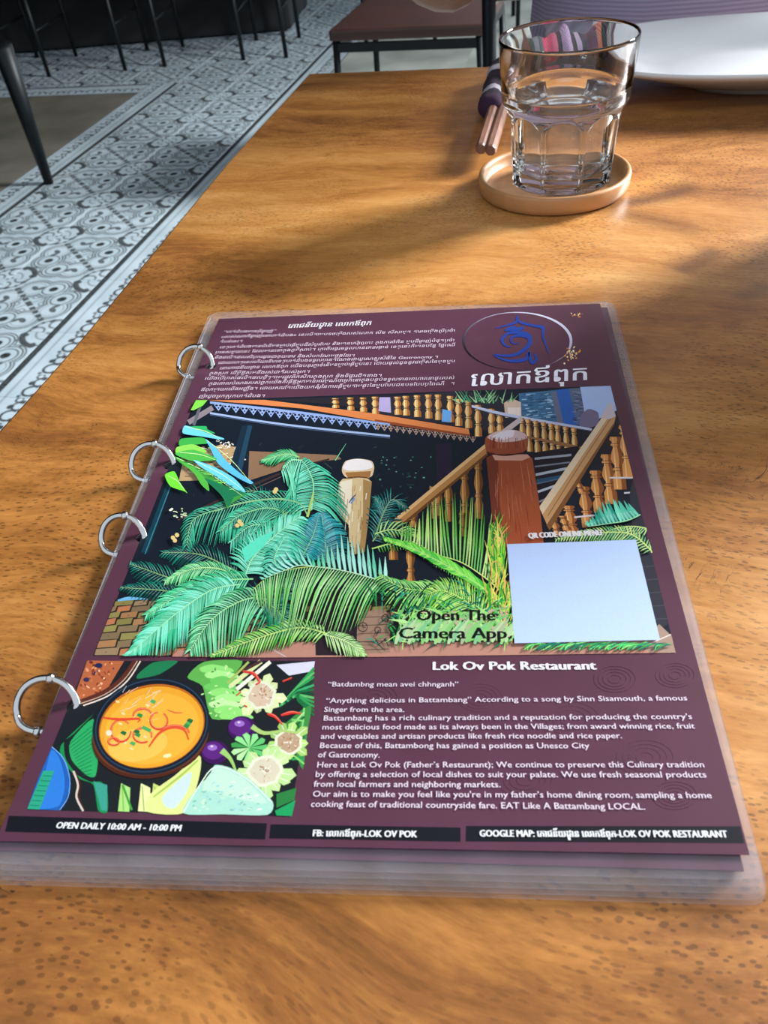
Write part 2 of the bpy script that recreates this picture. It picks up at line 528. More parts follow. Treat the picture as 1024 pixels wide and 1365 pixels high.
def plate_with_holes(name, outer, holes, z0, z1, mats, parent):
    """thin sheet with real punched holes"""
    loops = [outer] + holes
    flat = [p for l in loops for p in l]
    tris = tessellate_polygon([[Vector((p.x, p.y, 0)) for p in l] for l in loops])
    verts = [(p.x, p.y, z1) for p in flat] + [(p.x, p.y, z0) for p in flat]
    N = len(flat)
    faces = []; mi = []
    for a, b, c in tris:
        v1, v2, v3 = flat[a], flat[b], flat[c]
        if (v2 - v1).cross(v3 - v1).z < 0: a, c = c, a
        faces.append((a, b, c)); mi.append(0)
        faces.append((c + N, b + N, a + N)); mi.append(0)
    st = 0
    for l in loops:
        n = len(l)
        for k in range(n):
            a, b = st + k, st + (k+1) % n
            faces.append((a, a + N, b + N, b)); mi.append(1 if len(mats) > 1 else 0)
        st += n
    me = bpy.data.meshes.new(name); me.from_pydata(verts, [], faces)
    o = obj(name, me, mats, parent)
    for p, i in zip(me.polygons, mi): p.material_index = i
    return o

# film corners TL TR BR BL and page corners, top sheet first, as the photograph shows them at each height
FILM = [[(283, 416), (814, 401), (1021, 1172), (-16, 1150)],
        [(279, 418), (817, 402), (1023, 1182), (-18, 1158)],
        [(281, 421), (820, 404), (1025, 1191), (-20, 1165)],
        [(278, 424), (818, 407), (1028, 1199), (-22, 1171)],
        [(276, 428), (821, 410), (1027, 1206), (-25, 1177)]]
PAGE = [[(292, 425), (800, 404.5), (999.5, 1139.5), (-6, 1121)],
        [(293, 428), (810, 410), (992, 1161), (-8, 1133)],
        [(294, 431), (806, 411), (990, 1158), (-8, 1133)],
        [(294, 434), (808, 414), (992, 1160), (-8, 1134)],
        [(294, 437), (808, 417), (992, 1162), (-8, 1135)]]
ZT = [PZ - .00095*k for k in range(5)]
sheets = []
for k in range(5):
    zt = ZT[k]
    fq = [L(x, y, zt) for x, y in FILM[k]]
    hl = [circle(L(x, y, PZ), .0026) for x, y in HOLES]
    film = plate_with_holes('laminate_sheet', rounded(fq[::-1], .005), hl, zt - .0006, zt - .0002, [M['film'], M['film_edge']], menu)
    pq = [L(x, y, zt) for x, y in PAGE[k]]
    page = plate_with_holes('cover_page' if k == 0 else 'printed_page', pq[::-1], [circle(L(x, y, PZ), .0029) for x, y in HOLES], zt - .00018, zt, [M['paper_maroon']], menu)
    sheets.append((film, page))
cover = sheets[0][1]

# ------------------------------------------------------------------ printing on the cover page
class Art:
    STEP = 1.3e-7
    Z = PZ + .00001
    def __init__(s): s.v = []; s.f = []; s.c = []; s.cc = None
    def poly(s, pts, col, raw=False):
        """flat ink shape; pts are positions on the page as the photograph shows them"""
        Art.Z += Art.STEP
        P = pts if raw else [L(x, y, PZ) for x, y in pts]
        n0 = len(s.v)
        s.v += [(p.x, p.y, Art.Z) for p in P]
        col = lin(col)
        if len(P) <= 4 and not raw:
            idx = list(range(len(P)))
            a = sum((P[i].x*P[(i+1) % len(P)].y - P[(i+1) % len(P)].x*P[i].y) for i in idx)
            if a < 0: idx = idx[::-1]
            if len(P) == 3 or convex(P): s.f.append([n0+i for i in idx]); s.c.append(col); return
        for tri in tessellate_polygon([[Vector((p.x, p.y, 0)) for p in P]]):
            a, b, c = tri
            if (P[b].x-P[a].x)*(P[c].y-P[a].y) - (P[b].y-P[a].y)*(P[c].x-P[a].x) < 0: a, c = c, a
            s.f.append((n0+a, n0+b, n0+c)); s.c.append(col)
    def blob(s, pts, col, k=4, ten=.5):
        """closed soft-edged outline through the given points"""
        P = [Vector((p[0], p[1])) for p in pts]; m = len(P); out = []
        for i in range(m):
            p0, p1, p2, p3 = P[i-1], P[i], P[(i+1) % m], P[(i+2) % m]
            for j in range(k):
                t = j/k
                a, b = (p2-p0)*ten*.7, (p3-p1)*ten*.7
                out.append(p1*(2*t**3-3*t*t+1) + a*(t**3-2*t*t+t) + p2*(-2*t**3+3*t*t) + b*(t**3-t*t))
        s.poly([tuple(q) for q in out], col)
    def ell(s, cx, cy, rx, ry, col, rot=0.0, n=28, a0=0, a1=2*pi):
        s.poly([(cx + rx*cos(a)*cos(rot) - ry*sin(a)*sin(rot), cy + rx*cos(a)*sin(rot) + ry*sin(a)*cos(rot))
                for a in (a0 + (a1-a0)*k/n for k in range(n))], col)
    def stroke(s, pts, w, col, sm=4):
        """tapered brush stroke; w is a width or a list of widths"""
        P = spline(pts, sm) if sm > 1 and len(pts) > 2 else [Vector(p) for p in pts]
        if not isinstance(w, (list, tuple)): w = [w, w]
        m = len(P)
        Lf, Rt = [], []
        for i, p in enumerate(P):
            t = (P[min(i+1, m-1)] - P[max(i-1, 0)])
            if t.length == 0: continue
            t.normalize(); nrm = Vector((-t.y, t.x))
            f = i/(m-1)*(len(w)-1); k = min(int(f), len(w)-2); ww = w[k] + (w[k+1]-w[k])*(f-k)
            Lf.append(p + nrm*ww/2); Rt.append(p - nrm*ww/2)
        Art.Z += Art.STEP
        n0 = len(s.v); n = len(Lf)
        for p in Lf + Rt:
            q = L(p.x, p.y, PZ); s.v.append((q.x, q.y, Art.Z))
        c = lin(col)
        for i in range(n-1):
            s.f.append((n0+i, n0+n+i, n0+n+i+1, n0+i+1)); s.c.append(c)
    def build(s, name, parent, label=None, mat=None):
        me = bpy.data.meshes.new(name); me.from_pydata(s.v, [], s.f)
        a = me.color_attributes.new('Col', 'FLOAT_COLOR', 'CORNER')
        data = []
        for p, c in zip(me.polygons, s.c): data += [c[0], c[1], c[2], 1.0] * p.loop_total
        a.data.foreach_set('color', data)
        # ink always faces up
        o = obj(name, me, mat or M['ink'], parent)
        bm = bmesh.new(); bm.from_mesh(me)
        bm.normal_update()
        bad = [f for f in bm.faces if f.normal.z < 0]
        if bad: bmesh.ops.reverse_faces(bm, faces=bad)
        bm.to_mesh(me); bm.free()
        if label: o['label'] = label
        return o
def convex(P):
    sgn = 0
    for i in range(len(P)):
        a, b, c = P[i], P[(i+1) % len(P)], P[(i+2) % len(P)]
        z = (b.x-a.x)*(c.y-b.y) - (b.y-a.y)*(c.x-b.x)
        if z*sgn < 0: return False
        sgn = z or sgn
    return True
def spline(pts, k):
    P = [Vector((p[0], p[1])) for p in pts]
    out = []
    for i in range(len(P)-1):
        p0, p1, p2, p3 = P[max(i-1, 0)], P[i], P[i+1], P[min(i+2, len(P)-1)]
        for j in range(k):
            t = j/k
            out.append(.5*((2*p1) + (p2-p0)*t + (2*p0-5*p1+4*p2-p3)*t*t + (3*p1-p0-3*p2+p3)*t**3))
    out.append(P[-1])
    return out
def mixc(a, b, t):
    a, b = lin(a), lin(b)
    return tuple(x + (y-x)*t for x, y in zip(a, b))
def jit(c, s):
    c = lin(c); k = 1 + random.uniform(-s, s)
    return tuple(max(0, min(1, x*k)) for x in c)

# --- lettering: outlines of single characters, laid out here (Khmer vowels and subscripts placed by hand)
PRE = {'\u17c1', '\u17c2', '\u17c3'}                       # vowels written before their consonant
SPLIT = {'\u17c4': ('\u17c1', '\u17b6'), '\u17c5': ('\u17c1', '\u17b6'), '\u17be': ('\u17c1', '\u17b8'), '\u17bf': ('\u17c1', '\u17b8'), '\u17c0': ('\u17c1', '\u17b8')}
def is_cons(c): return '\u1780' <= c <= '\u17b3'
def is_mark(c): return '\u17b7' <= c <= '\u17bd' or c in '\u17c6\u17c9\u17ca\u17cb\u17cc\u17cd\u17ce\u17cf\u17d0'
GL = {}
def load_glyphs(chars):
    objs = {}
    def mk(body):
        c = bpy.data.curves.new('glyph', 'FONT'); c.body = body; c.size = 1.0; c.resolution_u = 2
        o = bpy.data.objects.new('glyph', c); COL.objects.link(o); return o
    for ch in chars: objs[ch] = (mk(ch) if ch != ' ' else None, mk(ch + 'l'))
    bar = mk('l')
    dg = bpy.context.evaluated_depsgraph_get()
    def data(o):
        e = o.evaluated_get(dg); me = e.to_mesh()
        vs = [(v.co.x, v.co.y) for v in me.vertices]; fs = [tuple(p.vertices) for p in me.polygons]
        e.to_mesh_clear(); return vs, fs
    bx = max(v[0] for v in data(bar)[0])
    for ch, (o, o2) in objs.items():
        adv = max(v[0] for v in data(o2)[0]) - bx
        vs, fs = data(o) if o else ([], [])
        GL[ch] = (adv, vs, fs)
    for ch, (o, o2) in objs.items():
        for q in (o, o2):
            if q: c = q.data; bpy.data.objects.remove(q); bpy.data.curves.remove(c)
    c = bar.data; bpy.data.objects.remove(bar); bpy.data.curves.remove(c)
def layout(text):
    """-> list of (char, x, y, scale), total width"""
    out = []; x = 0.0; i = 0; n = len(text)
    while i < n:
        ch = text[i]
        if is_cons(ch) or ch == '\u17a2':
            j = i + 1; subs = []; marks = []
            while j < n:
                if text[j] == '\u17d2' and j+1 < n: subs.append(text[j+1]); j += 2
                elif '\u17b6' <= text[j] <= '\u17d1' or text[j] == '\u17c8': marks.append(text[j]); j += 1
                else: break
            pre = []; post = []
            for m in marks:
                if m in PRE: pre.append(m)
                elif m in SPLIT: a, b = SPLIT[m]; pre.append(a); post.append(b)
                else: post.append(m)
            sub_r = '\u179a' in subs
            for m in pre: out.append((m, x, 0, 1)); x += GL[m][0]
            out.append((ch, x, 0, 1))
            cw = GL[ch][0]
            for k, s_ in enumerate(s for s in subs):
                out.append((s_, x + cw*.22, -.34 - .22*k, .50))
            base_end = x + cw
            for m in post:
                if m in '\u17b6\u17c7\u17c8': out.append((m, base_end, 0, 1)); base_end += GL[m][0]
                else: out.append((m, x + cw if min([v[0] for v in GL[m][1]] or [0]) < -.05 else x + cw*.15, -.12 if (subs and m in '\u17bb\u17bc\u17bd') else 0, 1))
            x = base_end; i = j
        else:
            out.append((ch, x, 0, 1)); x += GL[ch][0]; i += 1
    return out, x

class Lettering:
    def __init__(s): s.v = []; s.f = []; s.c = []
    def line(s, text, a, b, ys, col, shear=0.0, bold=0.0):
        """text between the baseline ends a, b (as the photograph shows them); ys = em height in metres"""
        lay, wd = layout(text)
        A, B = L(a[0], a[1], PZ), L(b[0], b[1], PZ)
        d = (B - A); sx = d.length / wd; d.normalize(); nv = Vector((-d.y, d.x, 0))
        col = lin(col)
        for off in ((0.0,) if not bold else (0.0, bold, -bold)):
            Art.Z += Art.STEP*4
            for ch, x, y, k in lay:
                adv, vs, fs = GL[ch]
                n0 = len(s.v)
                for vx, vy in vs:
                    px = (x + vx*k)*sx + off; py = (y + vy*k)*ys
                    p = A + d*(px + py*shear) + nv*py
                    s.v.append((p.x, p.y, Art.Z))
                for f in fs: s.f.append([n0+i for i in f]); s.c.append(col)
    build = Art.build

KH = [("“បាត់ដំបងមានអ្វីឆ្ងាញ់”", (168, 135), (343, 132)),
 ("«របស់ណាក៏ឆ្ងាញ់នៅបាត់ដំបង» នេះបើតាមបទចម្រៀងរបស់លោក ស៊ីន ស៊ីសាមុត តារាចម្រៀងល្បីប្រចាំ", (160, 152), (942, 131)),
 ("តំបន់នេះ។", (155, 168), (232, 166)),
 ("ខេត្តបាត់ដំបងមានជំនៀមទម្លាប់ធ្វើម្ហូបដ៏សំបូរបែប និងមានកេរ្តិ៍ឈ្មោះ ក្នុងការចំអិន ម្ហូបដ៏ឆ្ងាញ់បំផុតប្រចាំ", (155, 187), (940, 163)),
 ("ប្រទេសមួយនេះ ដែលមាននៅក្នុងភូមិស្រាប់។ ក្រៅពីអង្ករទទួលបានពានរង្វាន់ ខេត្តនេះក៏មានបន្លែ ផ្លែឈើ", (140, 204), (942, 179)),
 ("និងផលិតផលសិប្បករដូចជាគុយទាវ និងសំបកណែមផងដែរ។", (137, 221), (607, 214)),
 ("ដោយហេតុនេះហើយទើបខេត្តបាត់ដំបងទទួលបានតំណែងជាយូណេស្កូស៊ីធីនៃ Gastronomy ។", (150, 239), (885, 219)),
 ("នៅភោជនីយដ្ឋាន លោកឪពុក យើងបន្តរក្សាទំនៀមទម្លាប់ធ្វើម្ហូបនេះ ដោយផ្តល់ជូននូវជម្រើសនៃមុខម្ហូប", (155, 257), (942, 233)),
 ("ក្នុងស្រុក ដើម្បីឱ្យសមនឹងរស់ជាតិរបស់អ្នក។", (120, 274), (457, 268)),
 ("យើងប្រើប្រាស់ផលិតផលថ្មីៗតាមរដូវពីកសិករក្នុងស្រុក និងទីផ្សារជិតខាង។", (105, 291), (697, 281)),
 ("ក្នុងគោលបំណងរបស់ពួកយើងគឺធ្វើឱ្យអ្នកមានអារម្មណ៍ថាអ្នកនៅក្នុងបន្ទប់ទទួលទានអាហារនៅផ្ទះរបស់", (118, 309), (940, 289)),
 ("ឪពុកម្តាយយើងអញ្ចឹង។ ដោយសារតែយើងយកគំរូនៃការធ្វើម្ហូបតាមផ្ទះនៃម្ហូបបែបជនបទបែបប្រពៃណី   ។", (92, 329), (940, 308)),
 ("ញ៉ាំដូចអ្នកស្រុកបាត់ដំបង។", (85, 351), (307, 349))]
KTITLE = "ភោជនីយដ្ឋាន លោកឪពុក"
KNAME = "លោកឪពុក"
EN = [("“Batdambng mean avei chhnganh”", (436.6, 915.5), (611.7, 915.5)),
 ("“Anything delicious in Battambang” According to a song by Sinn Sisamouth, a famous", (434, 937.5), (917, 934)),
 ("Singer from the area.", (431.7, 949.3), (539.5, 949.5)),
 ("Battambang has a rich culinary tradition and a reputation for producing the country's", (430.6, 961), (923.5, 958.8)),
 ("most delicious food made as its always been in the Villages; from award winning rice, fruit", (429, 973), (926.8, 971.5)),
 ("and vegetables and artisan products like fresh rice noodle and rice paper.", (427.4, 985.3), (830, 984.5)),
 ("Because of this, Battambong has gained a position as Unesco City", (425.7, 997.6), (786, 998)),
 ("of Gastronomy.", (423.5, 1010), (506.7, 1010.3)),
 ("Here at Lok Ov Pok (Father’s Restaurant); We continue to preserve this Culinary tradition", (421.9, 1023.5), (940, 1023.3)),
 ("by offering a selection of local dishes to suit your palate. We use fresh seasonal products", (420, 1036.2), (942.6, 1036.8)),
 ("from local farmers and neighboring markets.", (418, 1049.2), (668, 1050)),
 ("Our aim is to make you feel like you're in my father’s home dining room, sampling a home", (416.4, 1062.5), (949.7, 1064.5)),
 ("cooking feast of traditional countryside fare. EAT Like A Battambang LOCAL.", (414, 1076), (861, 1079.8))]
FT = [("OPEN DAILY 10:00 AM - 10:00 PM", (74, 1104.5), (241.5, 1108.5)),
      ("FB: លោកឪពុក-LOK OV POK", (416.5, 1115.2), (556, 1116.7)),
      ("GOOGLE MAP: ភោជនីយដ្ឋាន លោកឪពុក-LOK OV POK RESTAURANT", (639.5, 1115.7), (970.5, 1116.8))]
chars = set(''.join(t for t, a, b in KH + EN + FT) + KTITLE + KNAME + 'Open The Camera App. QR CODE ONLINE MENU Lok Ov Pok Restaurant')
for k, (a, b) in SPLIT.items(): chars |= {a, b}
chars = {c for c in chars if c not in SPLIT and c != '\u17d2'}
load_glyphs(sorted(chars))

# --- large printed photograph: a house on stilts with turned balusters behind palms
def c6(x, y): return (150 + .3613*x, 520 + .3613*y)
def c7(x, y): return (500 + .3906*x, 520 + .3906*y)
ph = Art()
def inside(pts): return pts
EDGE = dict(l=lambda y: 260 + (125.5-260)*(y-534)/(873-534), r=lambda y: 814 + (900-814)*(y-514)/(867-514))
def clampx(p):
    x, y = p
    yt = 534 + (514-534)*(x-260)/(814-260); yb = 873.5 + (867-873.5)*max(0, (x-430))/(900-430) + (3.5 if x > 300 else 3.5*max(0, x-125)/175)
    y = min(max(y, yt), yb)
    x = min(max(x, EDGE['l'](y)), EDGE['r'](y))
    return (x, y)
class Clip(Art):
    def poly(s, pts, col, raw=False): Art.poly(s, [clampx(p) for p in pts], col, raw)
    def stroke(s, pts, w, col, sm=4):
        P = spline(pts, sm) if sm > 1 and len(pts) > 2 else [Vector(p) for p in pts]
        Art.stroke(s, [clampx(p) for p in P], w, col, 1)
    def ell(s, cx, cy, rx, ry, col, rot=0.0, n=28, a0=0, a1=2*pi): Art.ell(s, cx, cy, rx, ry, col, rot, n, a0, a1)
ph = Clip()
ph.poly([(260, 534), (537, 524), (814, 514), (857, 690), (900, 867), (680, 871), (430, 877.2), (300, 877), (125.5, 873.5), (195, 700)], '121c28')
R = random.Random(11)
# faint structure in the dark under the floor
for k in range(70):
    x, y = R.uniform(250, 650), R.uniform(585, 700)
    ph.stroke([(x, y), (x + R.uniform(-10, 10), y + R.uniform(-3, 8))], R.uniform(.6, 1.8), R.choice(['1d2f3b', '243a40', '2b3f3a', '0c1219']), 1)
for k in range(26):
    x, y = R.uniform(505, 580), R.uniform(605, 650)
    ph.ell(x, y, R.uniform(.6, 2), R.uniform(.5, 1.4), R.choice(['2f6a5c', '5a9c86', '1d4a48']), 0, 6)
# paler ground seen through the posts
ph.poly([c6(400, 200), c6(480, 215), c6(475, 330), c6(245, 335), c6(262, 250)], 'b9996f')
ph.poly([c6(505, 225), c6(830, 240), c6(845, 255), c6(700, 270), c6(500, 335)], '8d6c52')
for k in range(120):
    x, y = R.uniform(250, 470), R.uniform(205, 330)
    ph.stroke([c6(x, y), c6(x + R.uniform(8, 30), y + R.uniform(-8, 6))], R.uniform(.5, 1.6), R.choice(['e0c69a', '8a6a48', '5d4a3a', 'c9ad80', 'f0e2c4']), 1)
for k in range(40):
    x = R.uniform(380, 480); ph.ell(*c6(x, 190 + (x-380)*.28 + R.uniform(-12, 12)), 1.1, .8, 'e9e6da', 0, 6)
ph.poly([c6(500, 130), c6(516, 132), c6(470, 330), c6(448, 330)], '1f4257')
ph.poly([c6(478, 130), c6(500, 130), c6(448, 330), c6(420, 330)], '152a3a')
ph.poly([c7(208, 185), c7(262, 180), c7(262, 330), c7(212, 330)], '241d33')
ph.stroke([c6(260, 470), c6(420, 395), c6(640, 300), c6(800, 255)], [2.5, 3.5, 2], '3c2c2c')
ph.stroke([c6(240, 480), c6(420, 410), c6(640, 312)], [1, 1.4, 1], '6b5148')
# left window post
ph.poly([c6(205, 330), c6(225, 330), c6(130, 600), c6(105, 600)], '0e3947')
ph.stroke([c6(222, 335), c6(120, 605)], 1.2, '3b7c8c', 1)
# grey wall beam at the top left
ph.stroke([c6(280, 120), c6(370, 65)], 7, '8a7e84', 1)
ph.stroke([c6(330, 40), c6(300, 130)], 4, '5e6268', 1)
ph.stroke([c6(360, 85), c6(640, 128), c6(1024, 170)], 2.6, '9fb2d6')
ph.stroke([c6(360, 92), c6(640, 135), c6(1024, 178)], 1.0, '4a5a78')
# orange fascia beam and its carved valance
ph.poly([c6(355, 38), c6(560, 36), c7(0, 80), c7(320, 133), c7(325, 158), c7(0, 106), c6(700, 68)], 'd9814a')
ph.poly([c7(0, 100), c7(325, 152), c7(325, 160), c7(0, 110)], '8c4526')
def valance(x0, y0, x1, y1, n, h, col, bgc):
    for k in range(n):
        t = (k + .5)/n; x = x0 + (x1-x0)*t; y = y0 + (y1-y0)*t; d = (x1-x0)/n
        ph.poly([(x-d*.52, y), (x, y - h*.15), (x+d*.52, y), (x, y + h)], col)
        ph.ell(x - d*.22, y + h*.12, d*.16, h*.16, bgc, 0, 8); ph.ell(x + d*.22, y + h*.12, d*.16, h*.16, bgc, 0, 8)
        ph.ell(x, y + h*.52, d*.1, h*.13, bgc, 0, 6)
ph.stroke([c6(360, 46), c6(700, 84), c6(1024, 128)], 3.0, '8fa6d8')
valance(*c6(375, 52), *c6(1020, 130), 20, 8.5, '93a9da', '141c2c')
valance(*c7(0, 117), *c7(345, 163), 16, 7.5, 'a98f83', '1a1518')
# balusters
def baluster(x, y0, y1, wd, lean=0.0, c=('e2ad66', 'a8672d', 'fbe2a8')):
    prof = [(0, .40), (.06, .50), (.1, .30), (.16, .46), (.2, .26), (.30, .42), (.42, .52), (.5, .40), (.56, .24), (.62, .46), (.66, .28), (.72, .40), (.76, .50), (1, .50)]
    H = y1 - y0
    ph.poly([(x - wd*r + lean*t, y0 + H*t) for t, r in prof] + [(x + wd*r + lean*t, y0 + H*t) for t, r in prof[::-1]], jit(c[0], .12))
    ph.poly([(x + wd*r*.25 + lean*t, y0 + H*t) for t, r in prof] + [(x + wd*r + lean*t, y0 + H*t) for t, r in prof[::-1]], jit(c[1], .12))
    ph.stroke([(x - wd*.22 + lean*t, y0 + H*t) for t in (.02, .5, .98)], [.6, 1.6, 1.2], jit(c[2], .08), 2)
    for t in (.13, .18, .59, .64): ph.stroke([(x - wd*.4 + lean*t, y0 + H*t), (x + wd*.4 + lean*t, y0 + H*t)], .7, '5e3114', 1)
ph.poly([c7(0, 25), c7(310, 0), c7(560, 60), c7(560, 170), c7(330, 130), c7(0, 80)], '2b2a33')
ph.poly([c6(560, 36), c6(1024, 18), c6(1024, 80), c6(760, 50)], '26242b')
for k, (x, yt, yb) in enumerate([(447, 531, 544), (467, 530, 547), (484, 530, 549), (500, 529, 552), (530, 529, 553), (541, 528, 554), (556, 527, 556), (571, 526, 558), (584, 526, 560), (600, 528, 563), (611, 532, 568), (624, 534, 571), (637, 540, 582), (655, 545, 578), (666, 550, 575)]):
    baluster(x, yt, yb, 9.5, 1)
ph.poly([c7(15, 25), c7(52, 25), c7(55, 78), c7(12, 72)], 'b3a5cf')
ph.poly([c7(230, 65), c7(262, 72), c7(258, 110), c7(228, 108)], '6aa9e6')
# upper right: blue tiles, blue post, sky
ph.poly([c7(490, 12), c7(620, 0), c7(640, 120), c7(500, 95)], '3f6d92')
for k in range(90):
    x = R.uniform(495, 610); y = R.uniform(12, 95)
    ph.stroke([c7(x, y), c7(x + 16, y - 1)], 1.2, R.choice(['1d3c58', '6e9cc0', '2d5679', '9fc2dc']), 1)
ph.poly([c7(600, 5), c7(625, 5), c7(650, 120), c7(622, 112)], '6b6f86')
ph.poly([c7(618, 0), c7(662, -5), c7(690, 120), c7(645, 118)], '2a63b4')
ph.poly([c7(662, -5), c7(740, -8), c7(760, 110), c7(690, 120)], '5c6a86')
for k in range(70):
    x = R.uniform(670, 745); y = R.uniform(0, 110)
    ph.stroke([c7(x, y), c7(x + 14, y)], 1, R.choice(['3d4a66', '8390aa', '2d3a56']), 1)
ph.poly([c7(700, -10), c7(804, -14), c7(830, 70), c7(720, 120), c7(712, 60)], 'b4c8f2')
ph.blob([c7(705, 85), c7(730, 65), c7(762, 78), c7(760, 120), c7(700, 130)], '7a708e')
# newel by the landing with thin foliage
ph.poly([c7(440, 45), c7(465, 28), c7(498, 42), c7(500, 90), c7(445, 95)], 'd9b9a4')
ph.poly([c7(452, 60), c7(498, 60), c7(497, 88), c7(455, 88)], 'f1dcd0')
ph.stroke([c7(330, 55), c7(450, 85), c7(740, 135)], [3, 4, 3], 'c9cbe2')
ph.stroke([c7(330, 60), c7(450, 91), c7(740, 141)], 1, '5e5870')
for k in range(44):
    x = R.uniform(270, 470)
    ph.stroke([c7(x, 42 + R.uniform(-8, 6)), c7(x + R.uniform(-30, 30), 10 + R.uniform(-15, 20))], [1.8, .3], R.choice(['6fb07a', '2f7a4c', 'a8cf9a', '3f8f6a']), 1)
for k, x in enumerate((500, 522, 548, 575, 600, 622, 650, 678)):
    baluster(*c7(x, 95 + k*5), 520 + .3906*(205 + k*6), 8, 3)
ph.stroke([c7(520, 160), c7(640, 185), c7(720, 200)], [2, 5, 2], '9a6a44')
# stair treads between the rails
ph.poly([c7(535, 215), c7(700, 190), c7(640, 330), c7(560, 410)], '1c1a22')
for (a, b, wd, cc) in (((545, 235), (670, 222), 3, 'a9aab4'), ((545, 262), (665, 247), 2.2, '7e7f8c'), ((548, 290), (655, 268), 3.4, 'b9bbc6'), ((552, 320), (640, 300), 2, '56708a'), ((556, 348), (630, 322), 3.2, 'c3c4cc'), ((560, 382), (620, 356), 2.4, '8a8790')):
    ph.stroke([c7(*a), c7(*b)], wd, cc, 1)
ph.poly([c7(550, 305), c7(640, 290), c7(640, 300), c7(552, 318)], '27516e')
# balusters below the left rail, then the rail itself
for x, y0, y1 in ((200, 330, 440), (215, 330, 430), (250, 300, 450), (305, 270, 470), (352, 235, 440), (300, 420, 500), (130, 400, 470), (60, 480, 580), (120, 480, 700)):
    baluster(*c7(x, y0), 520 + .3906*y1, 12, 1.5, c=('b37a3c', '6e4220', 'dba866'))
ph.poly([c7(0, 495), c7(375, 185), c7(385, 222), c7(25, 522)], 'b98249')
ph.poly([c7(0, 495), c7(375, 185), c7(378, 197), c7(8, 504)], 'e3b57c')
ph.poly([c7(20, 515), c7(383, 215), c7(385, 224), c7(26, 524)], '6d4321')
ph.poly([c7(430, 140), c7(500, 88), c7(505, 105), c7(440, 155)], 'cdb9b6')
# balusters right of the right rail
for x, y0, y1, wd in ((660, 395, 500, 17), (640, 430, 480, 12), (712, 330, 470, 17), (752, 275, 420, 17), (790, 220, 390, 17), (690, 310, 350, 10), (820, 160, 340, 17), (850, 120, 300, 16), (608, 440, 500, 12)):
    baluster(*c7(x, y0), 520 + .3906*y1, wd, 7, c=('d9924f', '91512a', 'f0c184'))
for a, b in (((730, 430), (760, 428)), ((680, 435), (745, 428)), ((800, 300), (880, 300)), ((850, 352), (885, 350))):
    ph.stroke([c7(*a), c7(*b)], 2.2, 'd7cfd0', 1)
ph.poly([c7(868, 360), c7(900, 300), c7(960, 560), c7(1000, 800), c7(940, 840), c7(880, 500)], '2e2f38')
ph.poly([c7(560, 400), c7(800, 58), c7(822, 90), c7(815, 120), c7(595, 478)], 'cf9a66')
ph.poly([c7(560, 400), c7(800, 58), c7(812, 70), c7(572, 425)], 'ecd0ac')
ph.poly([c7(585, 462), c7(815, 112), c7(815, 122), c7(596, 480)], '86562f')
ph.stroke([c7(590, 430), c7(700, 255), c7(810, 90)], 1.0, '8d6038', 4)
ph.poly([c7(770, 95), c7(800, 40), c7(812, 55), c7(822, 90), c7(800, 100)], 'd5c4c8')
# terracotta newel post in front
ph.poly([c7(380, 232), c7(398, 222), c7(520, 220), c7(537, 234), c7(560, 380), c7(580, 560), c7(420, 560), c7(398, 420)], 'a7502f')
ph.poly([c7(380, 232), c7(398, 222), c7(420, 222), c7(425, 380), c7(450, 560), c7(420, 560), c7(398, 420)], '7c3a26')
ph.poly([c7(400, 222), c7(520, 220), c7(530, 230), c7(500, 242), c7(410, 240)], 'dfa28a')
for k in range(46):
    x = R.uniform(395, 540); y = R.uniform(240, 470); l = R.uniform(30, 110)
    dx = (x - 460)*.0016*l + l*.07
    ph.stroke([c7(x, y), c7(x + dx*.5 + R.uniform(-2, 2), y + l*.5), c7(x + dx, min(y + l, 545))], [.3, R.uniform(.5, 1.2), .3], R.choice(['8e3d22', 'c8744e', 'd98a62', '7a3220', 'b55f3c']), 3)
ph.blob([c7(375, 180), c7(380, 160), c7(410, 143), c7(470, 136), c7(510, 147), c7(522, 165), c7(520, 198), c7(495, 216), c7(400, 220), c7(380, 208)], '9a4a30')
ph.blob([c7(383, 162), c7(412, 143), c7(470, 136), c7(510, 148), c7(518, 165), c7(480, 176), c7(420, 178)], 'd9b7b2')
ph.blob([c7(400, 160), c7(440, 140), c7(475, 139), c7(470, 160), c7(430, 172)], 'e9dbe0')
ph.stroke([c7(380, 212), c7(440, 224), c7(510, 214)], 1.6, '4b1d16')
for k in range(18):
    x = R.uniform(385, 515); ph.stroke([c7(x, 158 + R.uniform(0, 10)), c7(x + (x-450)*.05, 200)], .7, R.choice(['7b3522', 'b5674a']), 1)
# stones and bricks at the foot
ph.poly([c6(0, 770), c6(120, 765), c6(300, 770), c6(1024, 720), c7(420, 700), c7(420, 900), c6(700, 985), c6(-70, 985)], '2a2622')
row = 0; yy = 780
while yy < 960:
    h = 21 + row*1.4
    x = -70 + R.uniform(0, 30)
    while x < 1000:
        wdt = R.uniform(52, 92)
        if (x + wdt < 520 or R.random() < .55) and not (x > 520 and yy < 800):
            cc = jit(R.choice(['8c7352', 'a5784f', '9a8060', 'b5734c', '7f6a4e', '8b8049']), .12)
            sk = -6
            ph.poly([c6(x, yy), c6(x + wdt - 4, yy - 6), c6(x + wdt - 6 + sk, yy + h - 9), c6(x + sk, yy + h - 4)], cc)
            if R.random() < .4: ph.ell(*c6(x + wdt*.4, yy + h*.35), 1, .6, '3c3020', 0, 6)
        x += wdt
    yy += h; row += 1
ph.poly([c6(220, 985), c6(240, 962), c6(560, 930), c6(760, 930), c7(200, 860), c7(480, 862), c7(980, 850), c7(1030, 900), c7(0, 925), c6(520, 990)], 'b88472')
for a, b in (((320, 962), (370, 985)), ((420, 945), (470, 985)), ((560, 940), (640, 985))): ph.stroke([c6(*a), c6(*b)], 1.4, 'c7b7b4', 1)
